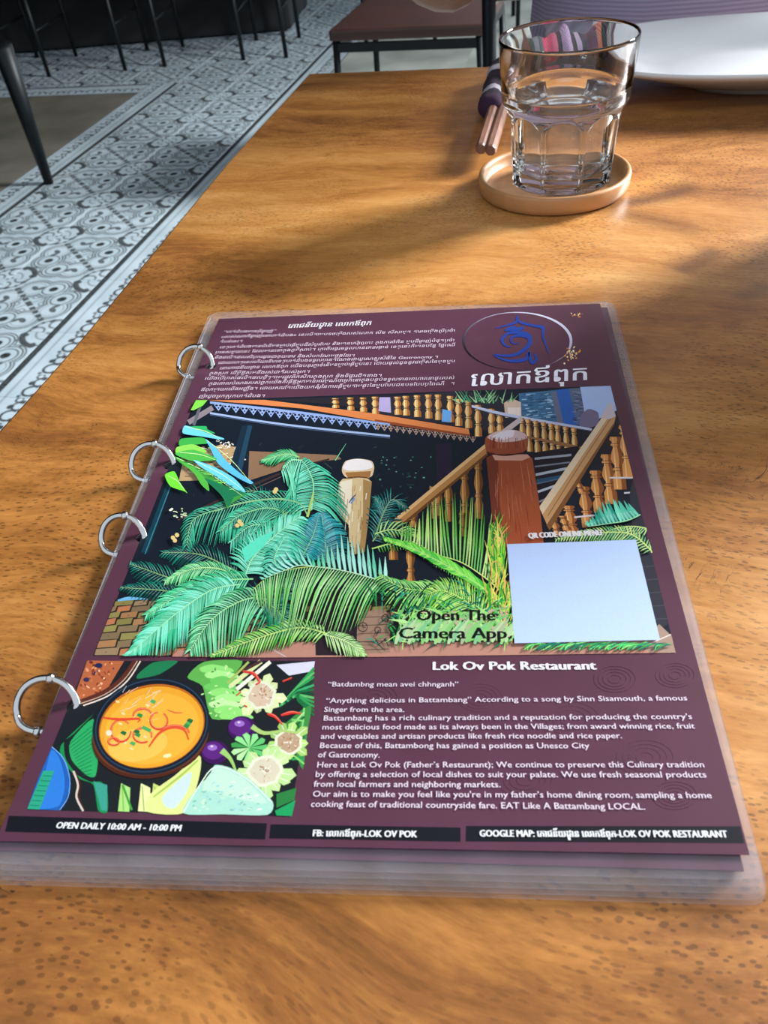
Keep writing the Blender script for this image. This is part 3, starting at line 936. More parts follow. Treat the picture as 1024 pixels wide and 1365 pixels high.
ph.poly([c6(745, 820), c6(905, 800), c6(905, 980), c6(750, 980)], '2b2028')
ph.poly([c6(905, 820), c6(1000, 810), c6(1024, 830), c6(1024, 970), c6(900, 975)], '9a7a66')
for k in range(5): ph.stroke([c6(905, 840 + 30*k), c6(1020, 836 + 30*k)], 1.1, '5c4238', 1)
ph.poly([c7(915, 840), c7(970, 800), c7(1040, 840), c7(1040, 900), c7(930, 895)], 'a58878')
ph.stroke([c7(930, 870), c7(1010, 835)], 1.4, 'e0d4cc', 1)
for k in range(6): ph.stroke([c7(900 + k*4, 560 + 45*k), c7(975 + k*9, 556 + 45*k)], .8, '50505c', 1)
ph.stroke([c6(20, 778), c6(60, 770), c6(130, 772)], [2, 5, 1], '6fb0d8')
# cream newel post
ph.poly([c6(835, 345), c6(850, 328), c6(940, 325), c6(957, 340), c6(945, 480), c6(930, 600), c6(875, 610), c6(872, 500), c6(825, 440)], 'd8bd8c')
ph.poly([c6(925, 330), c6(957, 340), c6(945, 480), c6(930, 600), c6(910, 603), c6(925, 450)], 'a98452')
ph.poly([c6(840, 340), c6(885, 330), c6(880, 450), c6(868, 480), c6(826, 440)], 'ece0c4')
for k in range(34):
    x = R.uniform(840, 940); y = R.uniform(345, 540); l = R.uniform(15, 60)
    ph.stroke([c6(x, y), c6(x - 3, y + l)], R.uniform(.4, 1.2), R.choice(['b08a56', 'f4ead2', '8f6a3e', 'c9a874']), 1)
ph.stroke([c6(872, 418), c6(885, 400), c6(900, 385)], [1, 2.4, .6], '4f5a78'); ph.stroke([c6(880, 420), c6(893, 400)], 2.5, '7d93c4', 1)
ph.blob([c6(848, 285), c6(862, 262), c6(905, 254), c6(955, 262), c6(966, 285), c6(958, 318), c6(930, 326), c6(865, 324), c6(848, 305)], 'ddc39c')
ph.blob([c6(850, 288), c6(868, 262), c6(905, 255), c6(950, 263), c6(960, 285), c6(930, 296), c6(870, 298)], 'f2e8e4')
ph.poly([c6(858, 305), c6(955, 300), c6(950, 322), c6(870, 326)], 'a87440')
ph.stroke([c6(862, 326), c6(905, 322), c6(950, 326)], 1.5, '5e3a1c')

# --- palm fronds
def frond(rib, n, la, lb, ang=(60, 30), wd=2.0, cols=('2fa36b', '7fe0b0'), dark='0b2b2b', droop=.25, ribc=None, sides=(1, -1), seed=1, f0=.04, f1=1.0, jitter=.08, clip=ph):
    rr = random.Random(seed)
    P = spline(rib, 10); m = len(P)
    cum = [0.0]
    for a, b in zip(P, P[1:]): cum.append(cum[-1] + (b-a).length)
    T = cum[-1]
    def at(s):
        d = s*T
        for i in range(m-1):
            if cum[i+1] >= d or i == m-2:
                f = (d - cum[i])/max(cum[i+1]-cum[i], 1e-6); t = (P[min(i+2, m-1)] - P[max(i-1, 0)]).normalized()
                return P[i].lerp(P[i+1], f), t
    leaves = []
    for k in range(n):
        s = f0 + (f1-f0)*k/(n-1)
        p, t = at(s)
        for sd in sides:
            env = (.55 + .45*sin(pi*min(1, s*1.15)**.8)) * (1 - .55*max(0, s-.75)/.25)
            ln = (la if sd > 0 else lb) * env * (1 + rr.uniform(-jitter, jitter))
            if ln < 2: continue
            a = radians(ang[0] + (ang[1]-ang[0])*s + rr.uniform(-4, 4)) * sd
            d = Vector((t.x*cos(a) - t.y*sin(a), t.x*sin(a) + t.y*cos(a)))
            q1 = p + d*ln*.5 + Vector((0, 1))*ln*droop*.18
            q2 = p + d*ln + Vector((0, 1))*ln*droop
            c = mixc(cols[0], cols[1], rr.random()**1.3)
            leaves.append((p, q1, q2, c))
    for k_, (p, q1, q2, c) in enumerate(leaves):
        if k_ and dark: Art.Z -= Art.STEP        # the dark gaps share one level
        if dark: clip.stroke([p + Vector((.7, 1.0)), q1 + Vector((.8, 1.2)), q2 + Vector((.4, .8))], [wd*.8, wd*1.25, .3], dark, 3)
    for p, q1, q2, c in leaves:
        clip.stroke([p, q1, q2], [wd*.7, wd*1.15, .25], c, 3)
        clip.stroke([p, p.lerp(q1, .9)], [wd*.2, wd*.35], mixc(c, 'ffffff', .25), 1)
    clip.stroke([tuple(p) for p in P], [1.8, 1.3, .6], ribc or mixc(cols[1], 'c8d878', .4), 1)
def F6(*a, **k):
    rib = [c6(*p) for p in a[0]]; frond(rib, *a[1:], **k)
def F7(*a, **k):
    rib = [c7(*p) for p in a[0]]; frond(rib, *a[1:], **k)
DK = ('0c4a45', '1f8a74'); MD = ('128a66', '4fd0a0'); BR = ('27b583', '8af0cf'); TE = ('0f6f7c', '3fb6b8'); YG = ('4fae3a', 'c6ee86'); GY = ('3bb45c', 'a8f0b0')
F6([(300, 720), (200, 690), (60, 640)], 22, 26, 26, cols=DK, wd=1.4, seed=2)
F6([(300, 760), (180, 740), (30, 730)], 22, 24, 20, cols=DK, wd=1.3, seed=3)
F6([(470, 680), (330, 610), (190, 600)], 26, 28, 30, cols=DK, wd=1.5, seed=4)
F6([(560, 560), (600, 470), (540, 380), (470, 380)], 24, 26, 30, cols=('0c4a45', '2a9a80'), wd=1.3, seed=5)
F6([(960, 560), (1010, 480), (970, 400)], 22, 26, 24, cols=('0c4f50', '2a8f86'), wd=1.5, seed=6)
F7([(0, 500), (30, 420), (60, 375), (100, 400)], 20, 22, 30, cols=('0c4f50', '2a8f86'), wd=1.5, seed=66)
F6([(735, 445), (650, 405), (520, 410), (400, 440), (300, 480), (275, 570)], 46, 34, 40, (50, 40), cols=('137a5e', '4cc79a'), wd=1.5, seed=7, droop=.5)
F6([(700, 520), (600, 440), (480, 460), (400, 520)], 40, 30, 44, (55, 40), cols=MD, wd=1.5, seed=8, droop=.5)
F6([(740, 560), (640, 520), (520, 500), (440, 560)], 34, 20, 44, (60, 40), cols=('1fa07a', '6fe0b8'), wd=1.6, seed=81, droop=.6)
F6([(690, 250), (640, 238), (555, 262)], 22, 14, 16, (45, 25), cols=('2f9a5a', '6fd890'), wd=1.5, seed=9, droop=.2)
F6([(735, 445), (742, 350), (720, 290), (700, 262)], 30, 46, 46, (95, 78), cols=('159a70', '6ee8c0'), wd=1.9, seed=10, droop=.62)
F6([(700, 262), (660, 262), (625, 300)], 12, 6, 40, (80, 60), cols=('2fae7c', '8af0c8'), wd=1.8, seed=101, droop=.8)
ph.stroke([c6(722, 440), c6(745, 410), c6(830, 385)], [1.2, 1.2, .8], '6aa06a'); ph.stroke([c6(720, 465), c6(690, 420), c6(600, 405), c6(480, 420), c6(380, 450)], [1.6, 1.4, .8], '8fc08a')
ph.stroke([c6(720, 470), c6(735, 410), c6(742, 380)], [3.5, 2.6, 2], 'b4cf6a')
ph.stroke([c6(822, 262), c6(862, 200)], [1.3, .4], '7fd0a0', 1)
for k in range(14): ph.stroke([c6(640 + R.uniform(-8, 8), 530), c6(620 + k*5, 440 + R.uniform(0, 40))], [1.4, .4], R.choice(['8fd86a', '4fb87a', 'd2e88a']), 1)
F6([(790, 640), (785, 560), (772, 460)], 34, 40, 40, (70, 55), cols=TE, wd=2.0, seed=12, droop=.4)
F6([(700, 620), (740, 540), (760, 470)], 26, 18, 46, (70, 60), cols=('138a9a', '35b4a8'), wd=2.0, seed=121, droop=.5)
F6([(490, 690), (520, 620), (600, 540), (690, 470)], 44, 50, 46, (62, 40), cols=BR, wd=2.2, seed=13, droop=.35)
F6([(620, 680), (600, 620), (640, 540)], 26, 44, 20, (70, 50), cols=('1faa82', '7af0cc'), wd=2.2, seed=131, droop=.6)
ph.poly([c6(478, 590), c6(540, 545), c6(600, 520), c6(560, 580), c6(490, 640)], '5fe0bc')
F6([(620, 800), (520, 760), (420, 800), (340, 820)], 30, 30, 30, cols=DK, wd=1.4, seed=132)
F6([(470, 690), (380, 660), (290, 665), (200, 705)], 34, 18, 24, (55, 35), cols=('3fb870', 'a8f0a8'), wd=1.6, seed=14, droop=.3)
F6([(640, 860), (600, 800), (640, 700), (560, 720)], 40, 40, 40, cols=('0e5a4c', '2aa074'), wd=1.5, seed=15, droop=.4)
F6([(520, 700), (420, 705), (330, 730), (230, 770), (130, 830)], 44, 30, 34, (58, 35), cols=('1fa86a', '74ecb0'), wd=2.0, seed=16, droop=.3)
F6([(470, 720), (370, 740), (260, 810), (150, 900), (60, 980)], 60, 34, 40, (60, 35), cols=('25b078', '86f4d0'), wd=2.5, seed=17, droop=.3)
F6([(620, 790), (520, 770), (420, 810), (350, 870), (290, 960)], 40, 36, 52, (66, 40), cols=('2fa060', '96f0b4'), wd=1.9, seed=18, droop=.45)
F6([(560, 780), (620, 830), (640, 900)], 26, 30, 30, cols=('0f6a4c', '38a878'), wd=1.4, seed=19)
F6([(800, 905), (700, 880), (600, 900), (480, 940), (370, 985)], 38, 20, 24, (60, 40), cols=YG, wd=2.0, seed=20, droop=.2)
F6([(780, 905), (860, 930), (930, 980)], 20, 22, 18, cols=('8fc86a', 'd0f0a8'), wd=1.5, seed=21)
# big arching frond: short pale leaflets above, long drooping ones below
F6([(1030, 720), (950, 695), (860, 672), (760, 655), (660, 665), (580, 690), (520, 740)], 52, 0, 58, (58, 62), cols=('4fb850', 'c4f4a4'), wd=1.7, seed=22, droop=.75, sides=(-1,), ribc='b9d070')
F6([(1015, 715), (950, 695), (860, 672), (745, 655)], 15, 32, 0, (66, 72), cols=('4fc79a', 'bff4e6'), wd=4.2, seed=23, droop=-.5, sides=(1,), f0=.02, jitter=.2)
F6([(745, 655), (700, 650), (660, 660), (560, 700)], 12, 22, 0, (50, 35), cols=('6fd8b0', 'a8f0e0'), wd=3.0, seed=24, droop=-.3, sides=(1,))
# right half of the print
F7([(0, 495), (60, 480), (140, 500)], 12, 10, 24, cols=('5fae5a', 'b8e88a'), wd=1.8, seed=30, droop=.3)
F7([(-10, 545), (120, 520), (220, 580), (330, 660), (430, 740)], 50, 8, 52, (70, 60), cols=('3f9a3a', 'b4ee7a'), wd=1.5, seed=31, droop=.7, sides=(1,))
F7([(430, 690), (370, 640), (290, 590), (190, 560), (90, 520)], 34, 56, 0, (62, 75), cols=('4fb23a', 'd4f08a'), wd=2.3, seed=32, droop=-.55, sides=(1,))
F7([(440, 745), (350, 665), (240, 600), (130, 545), (40, 515)], 44, 24, 14, (20, 24), cols=('35b83a', '9cf05a'), wd=5.0, seed=33, droop=.05)
F7([(330, 700), (200, 690), (100, 680), (20, 640)], 34, 34, 40, (55, 40), cols=('3f9a4a', 'a4e87a'), wd=1.6, seed=34, droop=.4)
F7([(420, 830), (330, 740), (240, 690), (180, 700)], 36, 44, 44, (60, 45), cols=('4fae2a', 'c8f070'), wd=1.8, seed=35, droop=.3)
for k in range(150):
    x = R.uniform(380, 470); y = R.uniform(520, 880)
    x = 415 + (x-415)*(.35 + .65*(y-520)/360)
    ph.stroke([c7(x, y), c7(x + R.uniform(-14, 14), y - R.uniform(20, 70)), c7(x + R.uniform(-30, 30), y - R.uniform(60, 120))], [.5, 2.2, .3], R.choice(['3faa2a', 'c8e850', '8fd83a', '2f8a3a', 'e8b060', 'f0e070']), 3)
for k in range(170):
    x = R.uniform(0, 470); y = R.uniform(700, 895)
    ang = R.uniform(-2.6, -.5); l = R.uniform(30, 110)
    ph.stroke([c7(x, y), c7(x + cos(ang)*l*.5, y + sin(ang)*l*.5), c7(x + cos(ang)*l, y + sin(ang)*l*.8 + l*.15)], [.6, 1.9, .3], R.choice(['1f7a4a', '2fa04a', '6fce5a', '14584a', 'a4e47a', '1f9a7a', '0c3a34']), 3)
F7([(940, 480), (880, 470), (810, 480), (745, 520)], 24, 0, 28, (60, 45), cols=('5fae6a', 'c4e890'), wd=1.5, seed=36, droop=.3, sides=(1, -1))
F7([(905, 430), (860, 450), (800, 460), (730, 470)], 15, 26, 0, (70, 70), cols=('1f9a82', '7ae8c4'), wd=4.4, seed=37, droop=-.3, sides=(1,))
F7([(950, 560), (880, 500), (800, 490), (690, 500), (620, 515)], 34, 14, 16, (60, 45), cols=('5fae6a', 'd4ee90'), wd=1.6, seed=38, droop=.2)
for k in range(90):
    x = R.uniform(500, 960); ph.stroke([c7(x, 893), c7(x + R.uniform(10, 40), 875), c7(x + R.uniform(40, 90), 862 + R.uniform(0, 14))], [.6, 2.0, .3], R.choice(['2f9a4a', '4fc86a', '1f7a5a', '8fe07a', '17665a']), 3)
# broad banana leaves at the upper left edge
ph.poly([c6(290, 78), c6(310, 42), c6(352, 42), c6(335, 62), c6(300, 80)], '7fd84a')
for pts, cc in (([(275, 140), (345, 138), (352, 150), (380, 165), (300, 160), (268, 155)], '2fae62'),
                ([(270, 135), (340, 160), (410, 182), (405, 188), (330, 176), (262, 165)], '6fd0e8'),
                ([(255, 185), (330, 180), (360, 200), (320, 205), (250, 210)], '3fae4a'),
                ([(345, 185), (385, 220), (420, 265), (470, 310), (520, 345), (505, 350), (440, 315), (390, 275), (365, 225)], '5fc0ec'),
                ([(240, 215), (300, 205), (350, 232), (300, 245), (238, 240)], '8fd85a'),
                ([(232, 240), (300, 225), (390, 260), (300, 268)], '4fb84a'),
                ([(232, 252), (330, 300), (400, 345), (440, 380), (495, 385), (440, 425), (425, 440), (405, 395), (340, 330), (260, 280)], '3f9a3f'),
                ([(300, 262), (380, 290), (450, 330), (492, 378), (470, 380), (400, 335), (330, 290)], '6fd4f0'),
                ([(232, 250), (300, 285), (350, 340), (358, 378), (330, 355), (300, 310)], '54b846'),
                ([(340, 330), (420, 360), (490, 385), (450, 400), (430, 436), (400, 390)], '1f7a4f'),
                ([(195, 318), (230, 305), (250, 345), (278, 385), (265, 378), (215, 360)], '72dd3c')):
    ph.blob([c6(*p) for p in pts], cc)
for a, b in (((240, 255), (480, 395)), ((250, 235), (380, 262)), ((350, 190), (510, 345)), ((310, 268), (488, 378)), ((270, 140), (400, 185)), ((205, 320), (268, 378))):
    ph.stroke([c6(*a), c6((a[0]+b[0])/2 + 8, (a[1]+b[1])/2 - 6), c6(*b)], [.6, .9, .4], 'd8f4b0')
for k in range(26):
    t = R.random(); ph.stroke([c6(250 + 200*t, 262 + 120*t), c6(290 + 190*t, 268 + 110*t)], .7, R.choice(['2f7a34', '8fe06a', '1f6a3a']), 1)
for k in range(16): ph.ell(*c6(215 + R.uniform(0, 70), 440 + R.uniform(0, 35)), R.uniform(.8, 3), R.uniform(.6, 1.6), R.choice(['d8e0b0', 'a8b890', 'f0f0d8']), 0, 6)
for (x, y) in ((225, 550), (240, 540), (232, 560), (470, 490), (462, 505), (478, 500), (605, 372), (600, 380)): ph.ell(*c6(x, y), 3.2, 3.0, 'e0c480', .8, 7)
for k in range(130):
    x = R.uniform(75, 465); y = R.uniform(772, 868)
    ph.stroke([c7(x, y), c7(x + R.uniform(-30, 30), y - R.uniform(5, 25)), c7(x + R.uniform(-70, 60), y - R.uniform(15, 50))], [.6, R.uniform(2.5, 5), .4], R.choice(['7fcc6a', '9cd87a', '6fbf6a', 'c4a690', 'b8e890', 'a8c88a']), 3)
for k in range(26):
    x = 70 + k*15; y = 872 - (k % 3)*6
    ph.stroke([c7(x, y), c7(x + 14, y - 34), c7(x + 44, y - 78)], [3, 7, .6], R.choice(['9ccf84', '86c474', 'b4cf9a', 'a8b48c', '7fc08a']), 3)
# small drawn icons beside the wording
def icon(pts, w=1.0): ph.stroke(pts, w, '14181c', 3)
for (cx, cy, r) in ((484, 838, 6), (512, 800, 4), (520, 812, 4.5), (514, 826, 4.5), (524, 840, 5), (504, 842, 4)):
    icon([(cx + r*cos(a*.52), cy + r*sin(a*.52)) for a in range(13)])
icon([(470, 846), (476, 856), (480, 858)]); icon([(484, 838), (484, 834)]); icon([(484, 838), (488, 838)]); icon([(500, 852), (506, 860), (516, 852)]); icon([(515, 788), (528, 792), (524, 806)])
# pale card standing in the corner of the print
ph.poly([(676, 727.5), (847.6, 721.5), (879.7, 855), (686, 859.5)], 'b9cdf2')
ph.build('printed_photograph', cover, 'printed picture of palm fronds before carved wooden stair rails with a blank pale square card')

# --- printed food photograph
def c8(x, y): return (20 + .4102*x, 870 + .4102*y)
ZTOP = Art.Z                     # top of the ink on the large picture
Art.Z = PZ + .00003; Art.STEP = 3e-7
fd = Art()
fd.poly([(116, 881), (420, 881), (387, 1088.5), (36, 1079.5)], '1b2024')
fd.poly([c8(235, 26), c8(355, 27), c8(305, 110), c8(250, 150), c8(185, 170), c8(205, 110)], 'b4623c')
for k in range(70):
    x = R.uniform(205, 345); y = R.uniform(30, 140)
    if x + y*.45 < 255 or x + y*.75 > 375: continue
    fd.ell(*c8(x, y), R.uniform(1, 3.2), R.uniform(.8, 2), R.choice(['e0976a', '8a3a24', 'f0b88a', '6a2a20', '2a3054', 'c87a50']), R.random()*3, 8)
fd.ell(*c8(272, 42), 5, 3.4, '232a4a'); fd.ell(*c8(232, 88), 4, 3, '2d2d4e')
fd.stroke([c8(392, 27), c8(350, 85), c8(290, 130), c8(215, 160)], 7, '5a2a22')
fd.stroke([c8(408, 27), c8(365, 92), c8(300, 142), c8(222, 172)], 1.8, 'e8d4c4'); fd.stroke([c8(398, 27), c8(355, 88), c8(292, 136), c8(215, 165)], 1.2, 'c9a890')
fd.blob([c8(400, 70), c8(450, 32), c8(530, 28), c8(470, 70), c8(400, 85)], '1f7a4c')
# banana leaf on the left
fd.blob([c8(255, 200), c8(190, 265), c8(160, 290), c8(165, 345), c8(200, 395), c8(245, 420), c8(280, 420), c8(300, 450), c8(300, 518), c8(270, 512), c8(255, 430), c8(210, 410), c8(160, 360), c8(150, 300)], '17894a')
fd.blob([c8(255, 215), c8(180, 290), c8(185, 350), c8(235, 400), c8(262, 400), c8(270, 330)], '2aa55e')
for k in range(12): fd.stroke([c8(175 + k*4, 300 + k*9), c8(250, 240 + k*14)], .7, '0e5a34', 1)
fd.poly([c8(255, 418), c8(300, 430), c8(300, 515), c8(280, 513)], '3a9a86')
fd.stroke([c8(190, 385), c8(205, 430), c8(200, 470), c8(222, 515)], 2.6, 'd9c8bc'); fd.stroke([c8(196, 385), c8(213, 430), c8(208, 470), c8(228, 515)], 1.6, '4a2018')
# blue plate
fd.poly([c8(120, 306), c8(150, 330), c8(172, 380), c8(178, 440), c8(160, 490), c8(140, 513), c8(40, 508), c8(75, 410)], '1f5cae')
fd.blob([c8(118, 318), c8(145, 345), c8(160, 400), c8(160, 450), c8(140, 500), c8(60, 505), c8(90, 420)], '2f7ad0')
fd.stroke([c8(120, 306), c8(158, 345), c8(178, 410), c8(172, 470), c8(145, 512)], 1.2, '6fa8e8')
fd.poly([c8(92, 384), c8(128, 384), c8(80, 510), c8(40, 508)], '2aa07c')
for k in range(7): fd.stroke([c8(90 - k*7, 400 + k*16), c8(122 - k*7, 402 + k*16)], 1, '0f6a58', 1)
# greens behind the bowl on the right
fd.blob([c8(560, 80), c8(615, 30), c8(740, 28), c8(690, 110), c8(740, 200), c8(640, 215), c8(610, 110)], '5fae4e')
for k in range(9):
    y = 50 + k*19; x = 600 + (k % 3)*12 + k*5
    fd.blob([c8(x, y), c8(x + 40, y - 12), c8(x + 100, y), c8(x + 110, y + 12), c8(x + 60, y + 16), c8(x + 10, y + 14)], R.choice(['8fdc72', 'a8e88a', '6cc45c', 'c2f0a0']))
for k in range(30): fd.ell(*c8(R.uniform(590, 740), R.uniform(40, 205)), 2.4, 1, R.choice(['bdf09a', '3f8a3a', 'dff6c0']), R.random()*3, 8)
for (a, b, wd, cc) in (((700, 110), (800, 28), 6, 'd9e0a0'), ((720, 120), (830, 30), 5, 'f2f0d8'), ((740, 60), (800, 28), 4, '4a2a30'), ((690, 100), (760, 30), 3, 'a8b860')):
    fd.stroke([c8(*a), c8(*b)], wd, cc, 1)
fd.poly([c8(850, 40), c8(975, 28), c8(970, 60), c8(890, 75)], 'd7d4e6')
for k in range(12):
    fd.stroke([c8(860 + k*6, 175 - k*4), c8(920, 110 + k*4), c8(972, 50 + k*14)], [3, 4, 3], R.choice(['1b6b3c', '2f9a50', '5fb86a', '0f4a2c', '3aa86a']), 2)
fd.blob([c8(850, 260), c8(960, 170), c8(950, 260), c8(935, 380), c8(900, 300)], '3c8a44')
for k in range(14): fd.stroke([c8(870 + R.uniform(0, 60), 250 + R.uniform(-50, 120)), c8(940, 180 + k*14)], 2.4, R.choice(['2f9a50', '7fce6a', '1b5b34', 'a8dc8a']), 1)
def slicedflower(x, y, r, n, rim, mid):
    for k in range(n):
        a = 2*pi*k/n + R.uniform(-.15, .15); rr = r*R.uniform(.92, 1.35)
        pts = [(x + r*.45*cos(a-.35), y + r*.45*sin(a-.35)), (x + rr*.85*cos(a-.24), y + rr*.8*sin(a-.24)), (x + rr*cos(a), y + rr*.95*sin(a)), (x + rr*.85*cos(a+.24), y + rr*.8*sin(a+.24)), (x + r*.45*cos(a+.35), y + r*.45*sin(a+.35))]
        fd.poly([c8(*p) for p in pts], jit(rim, .25))
        fd.stroke([c8(x + r*.5*cos(a), y + r*.5*sin(a)), c8(x + rr*.9*cos(a), y + rr*.86*sin(a))], [1.6, .5], jit('f0f2d8', .1), 1)
    pts = [(x + r*.72*(1 + R.uniform(-.12, .12))*cos(2*pi*k/16), y + r*.66*(1 + R.uniform(-.12, .12))*sin(2*pi*k/16)) for k in range(16)]
    fd.poly([c8(*p) for p in pts], 'dfe2c4')
    fd.poly([c8(x + (p[0]-x)*.8, y + (p[1]-y)*.8) for p in pts], mid)
    for k in range(30):
        a = R.uniform(0, 6.28); q = R.uniform(.05, .58)*r
        fd.ell(*c8(x + q*cos(a), y + q*sin(a)), R.uniform(.8, 2.2), R.uniform(.6, 1.2), R.choice(['b07c58', 'f6ecdc', 'd8b49a', '96644a', 'f2e4d0', 'c89a80']), a, 7)
slicedflower(800, 140, 68, 11, 'd2e0a0', 'd4bca0')
slicedflower(890, 290, 62, 9, 'a8d070', 'b89c7c')
# eggplants
for (x, y, r) in ((738, 247, 46), (650, 325, 44)):
    fd.ell(*c8(x, y), r*.41*1.02, r*.41*.88, '3a1650'); fd.ell(*c8(x - 6, y - 6), r*.41*.8, r*.41*.66, '5a2478'); fd.ell(*c8(x - 8, y - 16), r*.41*.36, r*.41*.22, '9a6cc0'); fd.ell(*c8(x - 10, y - 20), 2, 1.2, 'e8dcf4', 0, 8)
fd.stroke([c8(770, 240), c8(810, 262), c8(870, 255), c8(920, 262)], [7, 5, 3, 3], 'a8c870'); fd.stroke([c8(672, 318), c8(700, 345), c8(718, 385)], [9, 5, 2.5], '9ac86a')
for k in range(11):
    a = 2*pi*k/11; x, y = 762, 310
    fd.poly([c8(x, y), c8(x + 58*cos(a-.25), y + 46*sin(a-.25)), c8(x + 62*cos(a), y + 50*sin(a)), c8(x + 50*cos(a+.2), y + 40*sin(a+.2))], R.choice(['5fc06a', '8fe08a', '3f9a4a', 'b4eca0']))
slicedflower(812, 385, 78, 12, 'b8dc90', 'd4ccb0')
# chillies
for pts in (((740, 62), (775, 68), (795, 95), (782, 105)), ((820, 200), (845, 208), (870, 235)), ((865, 205), (900, 195), (930, 200)), ((720, 140), (735, 128)), ((870, 95), (900, 84)), ((745, 172), (755, 178))):
    fd.stroke([c8(*p) for p in pts], [2, 4.6, 3.4, 1.2], 'd0312a', 3); fd.stroke([c8(p[0], p[1]-3) for p in pts], [.4, 1.2, .6], 'f4806a', 3)
# pale stems and cabbage below the bowl
for (x0, x1, cc) in ((335, 372, 'a8d87a'), (400, 440, 'e4e6a0'), (440, 490, 'c8d874'), (478, 560, 'f0f0c8')):
    fd.poly([c8(x0, 516), c8(x0 + 10, 425), c8(x0 + 40, 440), c8(x1, 518)], cc); fd.stroke([c8(x0 + 14, 435), c8((x0 + x1)/2, 515)], 1.2, '7aa83a', 1)
fd.blob([c8(440, 460), c8(520, 400), c8(600, 335), c8(600, 400), c8(555, 520), c8(430, 518)], 'dbe38c')
fd.blob([c8(480, 470), c8(540, 410), c8(575, 390), c8(560, 450), c8(520, 505), c8(490, 500)], 'c8dcf0')
fd.stroke([c8(450, 470), c8(540, 400), c8(595, 350)], [2, 3, 2], 'a4c050'); fd.stroke([c8(350, 430), c8(380, 512)], 3, '3f9a3a', 1)
fd.blob([c8(650, 366), c8(700, 375), c8(760, 410), c8(838, 485), c8(820, 528), c8(680, 526), c8(545, 522), c8(600, 430), c8(630, 405)], 'a8d8c4')
fd.blob([c8(655, 376), c8(740, 408), c8(820, 490), c8(700, 470), c8(610, 440)], 'c0e8cc')
for k in range(60):
    x = R.uniform(580, 800); y = R.uniform(420, 515)
    if y < 380 + (x-650)*.62 or y < 520 - (x-545)*1.1: continue
    fd.ell(*c8(x, y), R.uniform(1.5, 4), R.uniform(.7, 1.6), R.choice(['e4f8dc', '84bca8', 'd0f0c8', '98cccc']), R.uniform(-.8, .3), 8)
fd.stroke([c8(548, 520), c8(600, 432), c8(655, 372), c8(750, 408), c8(835, 487)], 1.4, 'e8f8e0', 4)
fd.poly([c8(845, 515), c8(912, 480), c8(900, 532), c8(850, 530)], '1d9a58'); fd.poly([c8(850, 460), c8(915, 440), c8(908, 480), c8(850, 505)], '2a7a3c')
# bowl of curry
fd.ell(*c8(440, 275), 78, 55, '4a2418', -.16, 48); fd.ell(*c8(442, 262), 78, 56, '6a3622', -.16, 48)
fd.ell(*c8(444, 240), 79, 64, '16202e', -.26, 60); fd.ell(*c8(444, 238), 76, 61, '2d4258', -.26, 60); fd.ell(*c8(444, 238), 74.5, 59.5, '161c26', -.26, 60)
fd.ell(*c8(445, 240), 71.5, 55, 'b8641e', -.26, 60); fd.ell(*c8(445, 243), 70, 53, 'e8a02c', -.26, 60); fd.ell(*c8(445, 248), 64, 46, 'f2ae3a', -.26, 50)
fd.ell(*c8(400, 300), 40, 22, 'f6bd52', -.2, 30)
for k in range(26):
    x = R.uniform(330, 470); y = R.uniform(130, 230)
    fd.stroke([c8(x, y), c8(x + R.uniform(10, 40), y - R.uniform(5, 25))], [.6, R.uniform(1, 2.6), .4][:3], R.choice(['f8dca0', 'f6e8c8', 'eac070', 'd8d4d4']), 1)
for k in range(8): fd.ell(*c8(R.uniform(310, 480), R.uniform(150, 340)), 3, 1.6, 'f6d494', .4, 10)
def arc(x, y, rx, ry, a0, a1, wd, cc):
    fd.stroke([c8(x + rx*cos(a0 + (a1-a0)*k/9), y + ry*sin(a0 + (a1-a0)*k/9)) for k in range(10)], wd, cc, 2)
for a in ((345, 255, 32, 36, 0, 5.6), (415, 270, 30, 24, 1, 6.6), (468, 222, 28, 28, -1, 4.6), (415, 205, 30, 22, 3, 6.0), (520, 262, 46, 24, 0, -3.2), (322, 290, 18, 12, 0, 6)):
    arc(*a, [2.2, 3.2, 2], 'd8442a'); arc(a[0], a[1]-2, a[2]*.96, a[3]*.94, a[4], a[5], [.5, 1, .5], 'f6906a')
fd.stroke([c8(285, 212), c8(340, 218), c8(405, 216), c8(398, 228)], [2, 4, 3, 1], 'dc4a2c', 3)
fd.stroke([c8(435, 308), c8(470, 262), c8(510, 244), c8(550, 252), c8(565, 285)], [2, 4, 3.4, 2], 'dd4e2e', 4); fd.stroke([c8(495, 186), c8(520, 196), c8(545, 196)], [1, 2, 1], 'e0603a', 2)
for (x, y) in ((405, 205), (352, 262), (395, 258), (432, 252), (398, 268), (382, 296), (448, 160), (562, 232), (568, 222), (556, 240), (420, 246)):
    fd.poly([c8(x-10, y), c8(x-2, y-8), c8(x+12, y-2), c8(x+6, y+9)], R.choice(['2a8a44', '1a6a3c', '4aa85a']))
fd.ell(*c8(495, 336), 6, 2.6, 'fbe0a4', -.2, 14); fd.ell(*c8(306, 262), 4, 4, 'f6e0c0', 0, 12)
fd.build('printed_food_picture', cover, 'printed picture of orange curry bowl among vegetables')

Art.Z = PZ + .00003; Art.STEP = 2e-6
# --- footer bars
for q in ([(12, 1087.5), (356, 1097.5), (353.5, 1119), (7, 1108.5)], [(361, 1098.8), (614, 1103.2), (614, 1122), (359, 1117.5)], [(621.5, 1101), (987, 1101.5), (992.5, 1124), (621, 1121.5)]):
    ft = Art(); ft.poly(q, '14161e'); ft.build('footer_bar', cover)
ft = Art()
